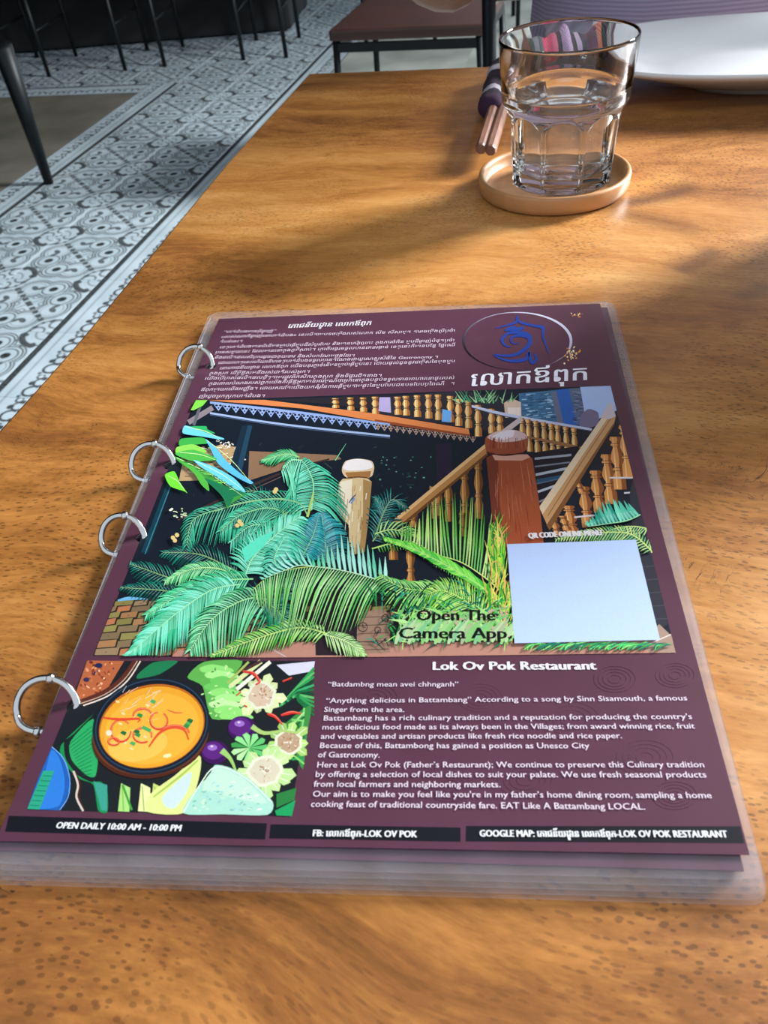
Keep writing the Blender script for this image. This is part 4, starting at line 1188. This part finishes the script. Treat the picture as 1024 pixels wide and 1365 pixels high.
# faint ornament of the maroon ground
for (x, y, r) in ((560, 985, 34), (640, 930, 30), (760, 960, 40), (860, 1010, 38), (500, 930, 30), (900, 900, 26), (700, 1040, 36), (600, 1050, 30), (480, 1040, 30), (820, 905, 28), (900, 1060, 30)):
    for q in (1, .78, .56, .3):
        ft.stroke([(x + r*q*cos(2*pi*k/20), y + r*q*.62*sin(2*pi*k/20)) for k in range(21)], .8, '5f3949', 1)
o_ = ft.build('ring_ornament', cover, 'faint ring ornament in the maroon ground'); o_['kind'] = 'stuff'

# --- logo
def c5(x, y): return (580 + .293*x, 390 + .293*y)
Art.Z = PZ + .00003; Art.STEP = 1.2e-6
lg = Art()
NR = 90
def ringpt(a, k): return (375 + (250 + k)*cos(a), 221 + (132 + k*.6)*sin(a))
for k in range(NR):
    a0, a1 = 2*pi*k/NR, 2*pi*(k+1)/NR
    am = (a0 + a1)/2
    # grey level runs from white (upper right) to black (left)
    t = .5 + .5*cos(am + .75)
    wdt = 3 + 11*max(0, cos(am + .5))**1.5 + 7*max(0, cos(am - pi))**2
    if .25 < am < .6: wdt = 3
    lv = ('0b0d12', '6a6470', 'b9b4c8', 'd8d4e8')
    f = t**1.3*2.999; i = int(f); cc = mixc(lv[i], lv[i+1], f - i)
    lg.poly([c5(*ringpt(a0, 0)), c5(*ringpt(a1 + .004, 0)), c5(*ringpt(a1 + .004, -wdt)), c5(*ringpt(a0, -wdt))], cc)
BL = '1d3f96'
for pts, wds in (([(272, 164), (320, 152), (368, 136), (372, 120), (376, 100)], [.8, 2, 3.5, 3, .8]),
                 ([(374, 105), (382, 130), (400, 140), (450, 152), (490, 160), (492, 200), (505, 240), (520, 282)], [1, 3, 3.5, 3, 5, 3.2, 2.4, .8]),
                 ([(318, 172), (345, 170), (380, 170), (405, 160)], [2.4, 4, 4, 2.4]),
                 ([(322, 178), (330, 168), (352, 158), (380, 166), (398, 156)], [2, 3, 3, 4, 2]),
                 ([(382, 232), (355, 232), (345, 212), (365, 198), (395, 196), (425, 205), (432, 230), (405, 262), (360, 285), (310, 288), (265, 282)], [1, 2, 3, 3.2, 4, 5, 5.5, 5, 4, 3, 1]),
                 ([(345, 250), (318, 240), (305, 218), (318, 198), (345, 184), (400, 184), (430, 196), (440, 218)], [1, 2.6, 4, 4, 3.5, 4, 4, 1.5]),
                 ([(268, 288), (320, 308), (370, 312), (415, 302), (428, 270), (436, 312), (450, 320), (462, 300), (452, 280)], [1, 3, 4.5, 5, 3, 5, 4, 3.5, 2])):
    lg.stroke([c5(*p) for p in pts], wds, BL, 5)
for k in range(34):  # scattered gold and cream flecks beside the emblem
    x = R.gauss(625, 20); y = R.gauss(285, 18); lg.ell(*c5(x, y), R.uniform(.5, 2.3), R.uniform(.4, 1.4), R.choice(['f2b04a', 'ffe6b0', 'e08a2c', 'fff2d0', 'c9702a']), R.random()*3, 7)
for k in range(12): lg.ell(*c5(R.gauss(650, 16), R.gauss(102, 6)), R.uniform(.4, 1.8), R.uniform(.4, 1.0), R.choice(['f2b04a', 'ffe6b0', 'e08a2c']), R.random()*3, 7)
lg.build('printed_logo', cover, 'blue emblem in a grey ring with gold flecks')

# --- wording
Art.Z = PZ + .00014; Art.STEP = 4e-7
tx = Lettering()
tx.line(KTITLE, (383, 437.5), (495, 433.2), .0066, 'e6dfe6', .12, .00012)
for t_, a, b in KH:
    tx.line(t_, (230 + a[0]*.4, 390 + a[1]*.4), (230 + b[0]*.4, 390 + b[1]*.4), .0037, 'e2ccd9', .12)
tx.build('khmer_wording', cover, 'small white wording above the picture')
tx = Lettering()
tx.line(KNAME, c5(155, 428), c5(703, 398), .0172, 'f2f0f8', .14, .00025)
tx.build('logo_wording', cover, 'large white wording beneath the emblem')
tx = Lettering()
tx.line('Lok Ov Pok Restaurant', (576, 893.3), (795, 892.8), .0047, 'f0e8f0', 0, .00022)
for t_, a, b in EN: tx.line(t_, a, b, .00268, 'e6d5e0', 0, .00002)
tx.build('english_wording', cover, 'white wording beside the food picture')
for t_, a, b in FT:
    tx = Lettering(); tx.line(t_, a, b, .0027, 'f0f0f4', 0, .00010); tx.build('footer_wording', cover)
Art.Z = ZTOP + 2e-5
tx = Lettering()
tx.line('Open The', (554.7, 829), (661, 829), .0068, '070b0c', 0, .00022)
tx.line('Camera App.', (531, 853), (683, 853.2), .0068, '070b0c', 0, .00022)
tx.build('camera_wording', cover, 'dark wording over the palm leaves')
tx = Lettering()
tx.line('QR CODE ONLINE MENU', (705, 719.5), (803, 715.5), .0041, 'e4dee0', 0, .00024)
tx.build('card_wording', cover, 'white capitals above the pale card')


# ------------------------------------------------------------------ binder rings
def ring_at(hx, hy, lx, ly):
    h = L(hx, hy, PZ); l = L(lx, ly, PZ)
    ax = (h - l); R = ax.length/2; ax.normalize()
    c = (h + l)/2; c.z = .0046
    rise = min(.0062/R, .95)
    wv = Vector((-ax.y, ax.x, 0)) * sqrt(1 - min(.0036/R, .9)**2)
    hi = Vector((0, 0, .0078)); lo = Vector((0, 0, -.0030))
    o = None
    bm = bmesh.new()
    pts = []
    n = 44
    for k in range(n):
        a = 2*pi*k/n
        s_ = sin(a)
        pts.append(c + ax*R*cos(a) + Vector((-ax.y, ax.x, 0))*(R*.66*s_) + (hi if s_ > 0 else lo*-1)*s_)
    bm_tube(bm, pts, .00125, 10, closed=True)
    # hinge knuckle and clasp
    for k in (9, 31):
        p = pts[k]; q = pts[k+1]
        t = (q - p).normalized()
        bm_tube(bm, [p - t*.0012, p - t*.0006, p + t*.0006, p + t*.0012], [.0012, .0019, .0019, .0012], 10)
    o = bmobj('binder_ring', bm, M['chrome'], menu, True)
    return o
for a in ((283, 487, 238, 487), (231, 616, 175, 625), (192, 714, 135, 722), (102, 938, 22, 950)):
    ring_at(*a)

# ------------------------------------------------------------------ coaster, glass, water
M['beech'] = simple('turned_pale_wood', 'c08a58', .45, 0, .12, 18, coat=.15, stretch=(1, 5, 1))
M['porcelain'] = simple('white_porcelain', 'dfe3e4', .12, 0, .01, 5, coat=.5)
def glass_mat(name, ior, tint, rough=0.0):
    m, t, p = nt(name); g = G(t)
    p.inputs['Base Color'].default_value = (*tint, 1)
    p.inputs['Transmission Weight'].default_value = 1.0
    p.inputs['IOR'].default_value = ior
    n = g.noise(g.coord(), 30, 1)
    t.links.new(g.m('MULTIPLY', n, rough + .01), p.inputs['Roughness'])
    return m
M['glass'] = glass_mat('clear_glass', 1.48, (.985, .995, .99))
M['water'] = glass_mat('water', 1.333, (.99, 1, .995))

cc = up(738, 243, .004); cc.z = 0
coaster = empty('wooden_coaster', cc, 0, 'round pale wooden coaster with raised rim under the water glass', 'coaster')
bm = bmesh.new()
bm_lathe(bm, [(0, .0003), (.0470, .0003), (.0492, .0012), (.0502, .004), (.0508, .0105), (.0502, .0122), (.0488, .0126), (.0474, .0118), (.0468, .0098), (.0460, .0048), (.0440, .0042), (0, .0040)], 72)
bmobj('dish', bm, M['beech'], coaster, True)

gc = up(748, 238, .0045); gc.z = .0046
glass = empty('water_glass', gc, 0, 'clear faceted glass tumbler half full of water standing on the round wooden coaster', 'glass')
H = .088
NF = 8
N = NF*24
def facet(r, z, a):
    """eight flat panels pressed into the lower wall, each ending in an arch"""
    per = 2*pi/NF
    q = ((a + radians(96.5) + per/2) % per) - per/2          # angle from the panel's middle
    half = per/2 * .93
    if abs(q) >= half: return r
    top = .0475 - .0060 * (abs(q)/half)**2.4
    if z < top and z > .0012:
        flat = .0350*cos(half) / cos(q) * (.962 + .075*z/.047)
        k = min(1, (top - z)/.0012)
        return r + (min(flat, r) - r)*k
    return r
def rout(z):
    t = min(1, max(0, (z - .0445)/.008)); t = t*t*(3-2*t)
    return .0340 + .0030*(z/.047) + t*(.0404 - .0372) + max(0, z - .052)*.045
prof = [(0, .0012), (.026, .0010), (.0300, 0.0), (.0326, .0004)]
z = .0014
while z < .0590:
    prof.append((rout(z), z)); z += .0009
PS = {p for p in prof if p[1] >= .0014 and p[0] > .033}
prof += [(.0410, .062), (.0416, .068), (.0423, .076), (.0428, .0855), (.0428, .0872), (.0423, .0880), (.0417, .0876), (.0415, .0862)]
inner = [(.0409, .080), (.0401, .070), (.0392, .062), (.0387, .0585), (.0380, .0550), (.0352, .0460), (.0326, .0340), (.0314, .0220), (.0302, .0130), (.0288, .0095), (.024, .0082), (0, .0080)]
def rf(r, z, a): return facet(r, z, a) if (r, z) in PS else r
bm = bmesh.new()
bm_lathe(bm, prof + inner, N, rfun=rf)
bmobj('glass_wall', bm, M['glass'], glass, True)
# water fills the inside; it overlaps the inner wall a hair so no air gap shows
bm = bmesh.new()
wl = .0575
wp = [(0, .00795), (.0241, .00815), (.02885, .00945), (.03025, .01295), (.03145, .0220), (.03265, .0340), (.03525, .0460), (.03805, .0550), (.03865, wl - .0006), (.0387, wl + .0002), (.0372, wl - .0003), (.0345, wl - .0005), (0, wl - .0005)]
bm_lathe(bm, wp, N)
bmobj('water', bm, M['water'], glass, True)

# ------------------------------------------------------------------ plate
pc = Vector((.310, .686, 0))
plate = empty('dinner_plate', pc, radians(-7), 'large white rounded square porcelain plate with raised rim, cut off by the right edge', 'plate')
def sq(r, z, a):
    k = 2.7
    return r / (abs(cos(a))**k + abs(sin(a))**k)**(1/k)
pp = [(0, .004), (.055, .004), (.060, .0008), (.066, .0008), (.070, .0045), (.085, .008), (.108, .0165), (.128, .0235), (.1325, .0262), (.1330, .0280), (.1318, .0292), (.1290, .0288), (.118, .0262), (.106, .0208), (.094, .0128), (.086, .0088), (.076, .0072), (0, .0068)]
bm = bmesh.new()
bm_lathe(bm, pp, 96, rfun=sq)
for v in bm.verts: v.co.x *= 1.30; v.co.y *= .76
bmobj('dish', bm, M['porcelain'], plate, True)

# ------------------------------------------------------------------ chopsticks and striped pouch
M['stick'] = simple('brown_stick_wood', '8d6450', .5, 0, .25, 30, stretch=(8, 1, 1), bump=.2)
def chopstick(a, b, za, zb, label):
    A = up(*a, za); B = up(*b, zb); A.z = za; B.z = zb
    d = (B - A).normalized(); B = A + d * .225
    B.z = za + (zb-za)*1.25
    t = empty('chopstick', (A.x, A.y, 0), 0, label, 'chopstick', 'pair of wooden chopsticks')
    bm = bmesh.new()
    o = Vector((A.x, A.y, 0))
    side = Vector((-d.y, d.x, 0)).normalized(); upv = d.cross(side) * -1
    if upv.z < 0: upv = -upv
    R_ = []
    for k, (s, hw) in enumerate(((0, .0036), (.002, .0043), (.06, .0044), (.14, .0038), (.225, .0028))):
        p = A + (B-A)*(s/.225) - o
        ring = []
        for i in range(8):
            an = pi/8 + i*pi/4
            cx, cy = cos(an), sin(an)
            f = 1/max(abs(cx), abs(cy)) * .93
            ring.append(bm.verts.new(p + side*hw*cx*f + upv*hw*cy*f))
        R_.append(ring)
    for P_, Q_ in zip(R_, R_[1:]):
        for i in range(8): bm.faces.new((P_[i], P_[(i+1) % 8], Q_[(i+1) % 8], Q_[i]))
    bm.faces.new(R_[0][::-1]); bm.faces.new(R_[-1])
    bmobj('stick', bm, M['stick'], t)
    return t
CZ = .0115
chopstick((641, 199), (668, 112), CZ, CZ - .001, 'brown wooden chopstick in the striped pouch, the left one with its end nearest the camera')
chopstick((654, 201), (676, 130), CZ, CZ - .001, 'brown wooden chopstick in the striped pouch, the right one behind the glass rim')

def woven(name, cols, sc, axis=0, mixk=.0):
    m, t, p = nt(name); g = G(t)
    co = g.coord('UV')
    s = t.nodes.new('ShaderNodeSeparateXYZ'); t.links.new(co, s.inputs[0])
    w = g.m('ADD', s.outputs[axis], g.m('MULTIPLY', g.noise(co, 14, 2), .02))
    f = g.m('FRACT', g.m('MULTIPLY', w, sc))
    n = len(cols)
    col = g.ramp(f, [(i/n, c) for i, c in enumerate(cols)], 'CONSTANT')
    th = g.m('SINE', g.m('MULTIPLY', s.outputs[1-axis], 260.0))
    th2 = g.m('SINE', g.m('MULTIPLY', s.outputs[axis], 260.0))
    zz = g.m('MULTIPLY', th, th2)
    col = g.mix(g.m('MULTIPLY', g.m('ADD', zz, 1.0), .22), col, '20182a')
    t.links.new(col, p.inputs['Base Color'])
    p.inputs['Roughness'].default_value = .9
    t.links.new(g.bump(zz, .5, .0006), p.inputs['Normal'])
    return m
M['stripe'] = woven('striped_woven_cloth', ['a8674e', '5d6b60', 'b9b2bc', '6f7a74', 'f0567e', 'ee4a74', 'e8688c', '1d1a24', 'b99ac2', 'c8a8cc', '17151f', 'c9b4cf', '1d1822', '5c1a3c', '6e2248', 'c2684a', '232a22', '8f8a8c', '2c2430'], 1.0)
M['knit'] = woven('purple_black_knit', ['3a1638', '241226', 'c9c2cc', '2c1430', '17101c'], 2.0)
def cloth_roll(name, A, B, rads, mat, parent, nseg=20, nr=18, flat=.6, base=None, uvrep=1.0, sag=0.0):
    bm = bmesh.new(); uvl = bm.loops.layers.uv.new('UVMap')
    A, B = Vector(A), Vector(B)
    d = (B - A).normalized(); side = Vector((-d.y, d.x, 0)).normalized(); upv = side.cross(d) * -1
    if upv.z < 0: upv = -upv
    rings = []
    for i in range(nseg+1):
        s = i/nseg
        r = rads[0] + (rads[1]-rads[0])*s
        r *= 1 + .05*sin(s*17) + .03*sin(s*41+1)
        if i in (0, nseg): r *= .82
        p = A.lerp(B, s)
        rings.append([bm.verts.new(p + side*r*cos(2*pi*k/nr) + upv*r*flat*sin(2*pi*k/nr)*(1 + .08*sin(3*2*pi*k/nr + s*9))) for k in range(nr)])
    for i in range(nseg):
        for k in range(nr):
            f = bm.faces.new((rings[i][k], rings[i][(k+1) % nr], rings[i+1][(k+1) % nr], rings[i+1][k]))
            for l, (a, b) in zip(f.loops, ((i, k), (i, k+1), (i+1, k+1), (i+1, k))): l[uvl].uv = (a/nseg, b/nr)
    for e in (rings[0], rings[-1]):
        f = bm.faces.new(e)
        for l in f.loops: l[uvl].uv = (.02 if e is rings[0] else .98, .5)
    return bmobj(name, bm, mat, parent, True)
# the sleeve the sticks are pushed into, lying along them
a = up(656, 148, .010); b = up(672, 97, .010)
pouch = empty('chopstick_sleeve', (a.x, a.y, 0), 0, 'narrow purple and black knitted sleeve holding the chopsticks behind the glass', 'sleeve')
cloth_roll('knitted_tube', (-.002, 0, .0112), (b.x - a.x - .002, b.y - a.y + .01, .0112), (.0098, .0110), M['knit'], pouch, flat=1.0)
# a rolled striped cloth lying across the far table edge
a = up(693, 96, .018); b = up(795, 84, .018)
roll = empty('striped_cloth_roll', (a.x, a.y, 0), 0, 'rolled pink, lilac and black striped woven cloth seen through the upper glass', 'cloth')
e_ = (b - a); e_.z = 0; e_ = e_.normalized() * .082
cloth_roll('rolled_cloth', (0, 0, .0205), (e_.x, e_.y, .0205), (.0200, .0195), M['stripe'], roll, 28, 22, flat=1.0)

# ------------------------------------------------------------------ unseen dark jug, added outside the frame to cast a shadow on the slab
M['dark_glaze'] = simple('dark_glazed_clay', '2a211c', .35, 0, .2, 10, coat=.3)
jc = Vector((.303, .345, 0))
jug = empty('shadow_jug', jc, 0, 'unseen dark clay jug added beyond the right edge to shade the table', 'jug')
bm = bmesh.new()
bm_lathe(bm, [(0, .0005), (.035, .0005), (.040, .003), (.055, .03), (.064, .06), (.062, .085), (.048, .105), (.034, .118), (.031, .135), (.036, .150), (.033, .150), (.028, .136), (.031, .118), (.045, .103), (.058, .085), (.060, .06), (.050, .03), (0, .008)], 56)
for v in bm.verts: v.co *= 1.3; v.co.z *= .72
bmobj('jug_body', bm, M['dark_glaze'], jug, True)
bm = bmesh.new()
bm_tube(bm, [(.033, 0, .142), (.058, 0, .140), (.078, 0, .118), (.076, 0, .090), (.061, 0, .074)], [.006, .0055, .0055, .006, .007], 12)
for v in bm.verts: v.co *= 1.3; v.co.z *= .72
bmobj('handle', bm, M['dark_glaze'], jug, True)

# ------------------------------------------------------------------ chairs
def chair(loc, rz, label, w=.42, d=.42, seat_mat=None, group=None, splay=0.0, back=True, name='dining_chair', lw=.012, cat='chair'):
    t = empty(name, (loc[0], loc[1], FZ), rz, label, cat, group)
    h = .44
    for sx in (-1, 1):
        for sy in (-1, 1):
            bm = bmesh.new()
            bm_tube(bm, [(sx*(w/2 - lw + splay), sy*(d/2 - lw + splay), .0), (sx*(w/2 - lw), sy*(d/2 - lw), h)], [lw*.85, lw], 10)
            bmobj('leg', bm, M['black_metal'], t, True)
    bm = bmesh.new()
    for sx in (-1, 1): bm_box(bm, (sx*(w/2 - lw), 0, h - .02), (.016, d - .03, .022))
    for sy in (-1, 1): bm_box(bm, (0, sy*(d/2 - lw), h - .02), (w - .03, .016, .022))
    bmobj('seat_frame', bm, M['black_metal'], t)
    for sx in (-1, 1):
        bm = bmesh.new(); bm_tube(bm, [(sx*(w/2 - lw + splay*.5), -d/2 + lw, .20), (sx*(w/2 - lw + splay*.5), d/2 - lw, .20)], .007, 8)
        bmobj('stretcher', bm, M['black_metal'], t, True)
    bm = bmesh.new(); bm_box(bm, (0, 0, h + .012), (w + .01, d + .01, .028), None, .006)
    bmobj('seat', bm, seat_mat or M['dark_wood'], t)
    if back:
        for sx in (-1, 1):
            bm = bmesh.new(); bm_tube(bm, [(sx*(w/2 - lw), d/2 - lw, h), (sx*(w/2 - lw), d/2 + .02, h + .2), (sx*(w/2 - lw), d/2 + .07, h + .42)], lw*.9, 10)
            bmobj('back_post', bm, M['black_metal'], t, True)
        bm = bmesh.new(); bm_box(bm, (0, d/2 + .05, h + .34), (w - .02, .018, .15), Matrix.Rotation(-.2, 3, 'X'), .005)
        bmobj('backrest', bm, seat_mat or M['dark_wood'], t)
    return t
def copy_tree(o, loc, rz=None, label=None):
    c = o.copy(); COL.objects.link(c); c.location = (loc[0], loc[1], FZ)
    if rz is not None: c.rotation_euler = (0, 0, rz)
    if label: c['label'] = label
    for ch in o.children:
        k = ch.copy(); COL.objects.link(k); k.parent = c
    return c
M['seat_brown'] = simple('reddish_brown_seat', '30140d', .5, 0, .25, 5, coat=.1)
# the chair beyond the far edge of the table
chair((-.075, 2.63), -TH*1.3, 'reddish-brown seated chair with thin black legs behind the far table edge', .42, .44, M['seat_brown'], None, .02, True, 'dining_chair', .010)
# the row at the back: feet as seen
row0 = chair((-1.815, 4.50), 0, 'black-legged chair at far left of the back row on the patterned floor', .42, .42, None, 'dark chairs in the back row', 0, True)
copy_tree(row0, (-1.225, 4.52), .02, 'second black-legged chair from the left in the back row on the patterned floor')
copy_tree(row0, (-.605, 4.50), -.02, 'third black-legged chair from the left in the back row, above the corridor border')
copy_tree(row0, (.11, 4.60), 0, 'black-legged chair at the back right, seen behind the reddish-brown seat')
copy_tree(row0, (-2.45, 4.55), 0, 'black-legged chair of the back row cut off by the left edge of the picture')
# dark bench added behind the row to make the far floor dark
M['bench'] = simple('dark_bench_cloth', '101215', .85, 0, .3, 12)
def added_bench(x0, x1, y, label):
    b_ = empty('bench', ((x0+x1)/2, y, FZ), 0, label, 'bench')
    bm = bmesh.new(); bm_box(bm, (0, 0, .23), (x1-x0, .55, .44), None, .02); bmobj('seat', bm, M['bench'], b_)
    bm = bmesh.new(); bm_box(bm, (0, .335, .50), (x1-x0, .12, 1.0), None, .02); bmobj('backrest', bm, M['bench'], b_)
added_bench(-4.7, -.86, 5.13, 'long dark bench added behind the back row of chairs to darken the far floor')
# near black stool with splayed tapered legs, mostly outside the left edge
st = empty('stool', (-1.72, 2.48, FZ), radians(-8), 'black stool with splayed tapered legs standing on the tile border at the left edge', 'stool')
def stool_leg(sx, sy, foot=None):
    bm = bmesh.new()
    f = foot or (sx*.27, sy*.27, 0)
    bm_tube(bm, [(f[0], f[1], .002), (sx*.19, sy*.17, .46)], [.017, .031], 12)
    bmobj('leg', bm, M['black_metal'], st, True)
Mi = Matrix.Rotation(radians(8), 3, 'Z')
ff = Mi @ (Vector((-1.427, 2.77, 0)) - Vector((-1.72, 2.48, 0)))
tt = Mi @ (up(2, 60, FZ + .46) - Vector((-1.72, 2.48, 0)))
bm = bmesh.new(); bm_tube(bm, [(ff.x, ff.y, .002), (tt.x, tt.y, .46)], [.016, .032], 12); bmobj('leg', bm, M['black_metal'], st, True)
for sx, sy in ((-1, 1), (-1, -1), (1, -1)):
    stool_leg(sx, sy, (sx*.25, sy*.25, 0))
bm = bmesh.new(); bm_box(bm, (0, 0, .475), (.50, .46, .05), None, .012); bmobj('seat', bm, M['bench'], st)

# ------------------------------------------------------------------ the guest across the table
def skin_mesh(name, verts, edges, radii, mat, parent, sub=2, root=0):
    me = bpy.data.meshes.new(name)
    me.from_pydata(verts, edges, [])
    o = bpy.data.objects.new(name, me); COL.objects.link(o)
    md = o.modifiers.new('skin', 'SKIN'); md.use_smooth_shade = True
    sv = me.skin_vertices[0].data
    for k, r in enumerate(radii):
        sv[k].radius = r if isinstance(r, tuple) else (r, r)
        sv[k].use_root = (k == root)
    ss = o.modifiers.new('sub', 'SUBSURF'); ss.levels = sub; ss.render_levels = sub
    dg = bpy.context.evaluated_depsgraph_get()
    m2 = bpy.data.meshes.new_from_object(o.evaluated_get(dg))
    m2.name = name
    bpy.data.objects.remove(o)
    m2.materials.clear()
    return obj(name, m2, mat, parent, True)
PX, PY = .295, 1.02
person = empty('person', (PX, PY, FZ), 0, 'person in a finely striped lilac-grey shirt seated across the table beyond the plate', 'person')
M['shirt'] = None
def shirt_mat():
    m, t, p = nt('striped_lilac_shirt'); g = G(t)
    co = g.coord(); s = t.nodes.new('ShaderNodeSeparateXYZ'); t.links.new(co, s.inputs[0])
    w = g.m('SINE', g.m('MULTIPLY', g.m('ADD', s.outputs[2], g.m('MULTIPLY', g.noise(co, 6, 2), .01)), 1500.0))
    col = g.mix(g.m('MULTIPLY', g.m('ADD', w, 1), .5), '8f84a0', 'a9a0ba')
    t.links.new(col, p.inputs['Base Color']); p.inputs['Roughness'].default_value = .9
    return m
M['shirt'] = shirt_mat()
M['trousers'] = simple('dark_trousers', '23232b', .9)
M['hair'] = simple('dark_hair', '17110e', .6, 0, .3, 60)
M['eye'] = simple('eye_white', 'e8e4e0', .2)
B = [(0, .02, .52), (0, .0, .70), (0, .02, .88), (0, .05, 1.06), (0, .06, 1.19), (0, .05, 1.25), (0, .025, 1.295), (0, .02, 1.36), (0, .03, 1.45)]
Rb = [(.165, .115), (.150, .105), (.155, .110), (.150, .105), (.075, .065), (.056, .056), (.066, .078), (.084, .098), (.062, .070)]
verts = list(B); rad = list(Rb); edges = [(i, i+1) for i in range(len(B)-1)]
def chain(start, pts, rs):
    prev = start
    for p, r in zip(pts, rs):
        verts.append(p); rad.append(r); edges.append((prev, len(verts)-1)); prev = len(verts)-1
    return prev
# right arm (left in the picture): elbow low beside the body, hand raised to the chest
h1 = chain(3, [(-.16, .05, 1.12), (-.22, .0, .98), (-.292, -.110, .800), (-.24, -.125, .90), (-.10, -.20, 1.03), (-.07, -.215, 1.075)], [.062, .052, (.058, .058), .044, .027, .030])
h2 = chain(3, [(.16, .05, 1.12), (.23, .0, .98), (.275, -.05, .84), (.21, -.14, .95), (.11, -.20, 1.03), (.085, -.215, 1.075)], [.062, .050, .045, .038, .026, .030])
for hh, s in ((h1, 1), (h2, -1)):
    hx, hy, hz = verts[hh]
    for k in range(4):
        fx = hx + (k - 1.5)*.019
        chain(hh, [(fx, hy - .006, hz + .045), (fx + s*.004, hy + .006, hz + .075 - abs(k-1.3)*.005), (fx + s*.008, hy + .026, hz + .088 - abs(k-1.3)*.006)], [.0095, .0085, .007])
    chain(hh, [(hx + s*.034, hy + .010, hz + .010), (hx + s*.050, hy + .020, hz + .038)], [.012, .009])
for s in (-1, 1):
    chain(0, [(s*.11, -.02, .51), (s*.14, -.24, .50), (s*.15, -.40, .49), (s*.15, -.41, .28), (s*.15, -.38, .08), (s*.15, -.46, .035)], [.095, .085, .062, .055, .038, .036])
skin_mesh('body', verts, edges, rad, M['skin'], person)
# shirt: torso and short sleeves
sv = [(0, .02, .50), (0, .0, .62), (0, -.005, .72), (0, .0, .80), (0, .02, .92), (0, .05, 1.08), (0, .06, 1.19), (-.165, .05, 1.12), (-.225, .0, .99), (.165, .05, 1.12), (.235, .0, .99)]
sr = [(.200, .140), (.200, .140), (.198, .138), (.190, .132), (.175, .125), (.168, .118), (.085, .075), .074, .066, .074, .066]
skin_mesh('shirt', sv, [(0, 1), (1, 2), (2, 3), (3, 4), (4, 5), (5, 6), (5, 7), (7, 8), (5, 9), (9, 10)], sr, M['shirt'], person)
tv = [(0, .03, .50), (-.11, -.02, .51), (-.14, -.24, .50), (-.15, -.38, .49), (-.15, -.42, .36), (-.15, -.40, .12), (.11, -.02, .51), (.14, -.24, .50), (.15, -.38, .49), (.15, -.42, .36), (.15, -.40, .12)]
skin_mesh('trousers', tv, [(0, 1), (1, 2), (2, 3), (3, 4), (4, 5), (0, 6), (6, 7), (7, 8), (8, 9), (9, 10)], [(.17, .125), .108, .096, .074, .068, .056, .108, .096, .074, .068, .056], M['trousers'], person)
bm = bmesh.new(); bmesh.ops.create_icosphere(bm, subdivisions=4, radius=1)
for v in bm.verts:
    x, y, z = v.co
    v.co = (x*.092, .045 + y*.100, 1.405 + z*.092)
    if y < -.25 and z < .35: v.co.y = max(v.co.y, .0); v.co.x *= .92
bmobj('hair', bm, M['hair'], person, True)
for s in (-1, 1):
    bm = bmesh.new(); bmesh.ops.create_uvsphere(bm, u_segments=16, v_segments=10, radius=.010, matrix=Matrix.Translation((s*.028, -.051, 1.375)))
    bmobj('eye', bm, M['eye'], person, True)
    bm = bmesh.new(); bmesh.ops.create_uvsphere(bm, u_segments=14, v_segments=8, radius=.0055, matrix=Matrix.Translation((s*.028, -.0565, 1.373)))
    bmobj('iris', bm, M['hair'], person, True)
bm = bmesh.new(); bm_tube(bm, [(0, -.056, 1.375), (0, -.074, 1.350), (0, -.078, 1.340), (0, -.060, 1.334)], [.008, .012, .013, .008], 12); bmobj('nose', bm, M['skin'], person, True)
bm = bmesh.new(); bm_tube(bm, [(-.022, -.052, 1.308), (0, -.064, 1.306), (.022, -.052, 1.308)], [.003, .007, .003], 10); bmobj('mouth', bm, simple('lips', '8f4f48', .45), person, True)
for s in (-1, 1):
    bm = bmesh.new(); bm_tube(bm, [(s*.074, .015, 1.39), (s*.084, .025, 1.37), (s*.076, .018, 1.335)], [.006, .012, .006], 10); bmobj('ear', bm, M['skin'], person, True)
chair((PX, PY + .06), 0, 'dark chair on which the person across the table sits', .46, .42, None, None, 0, True)
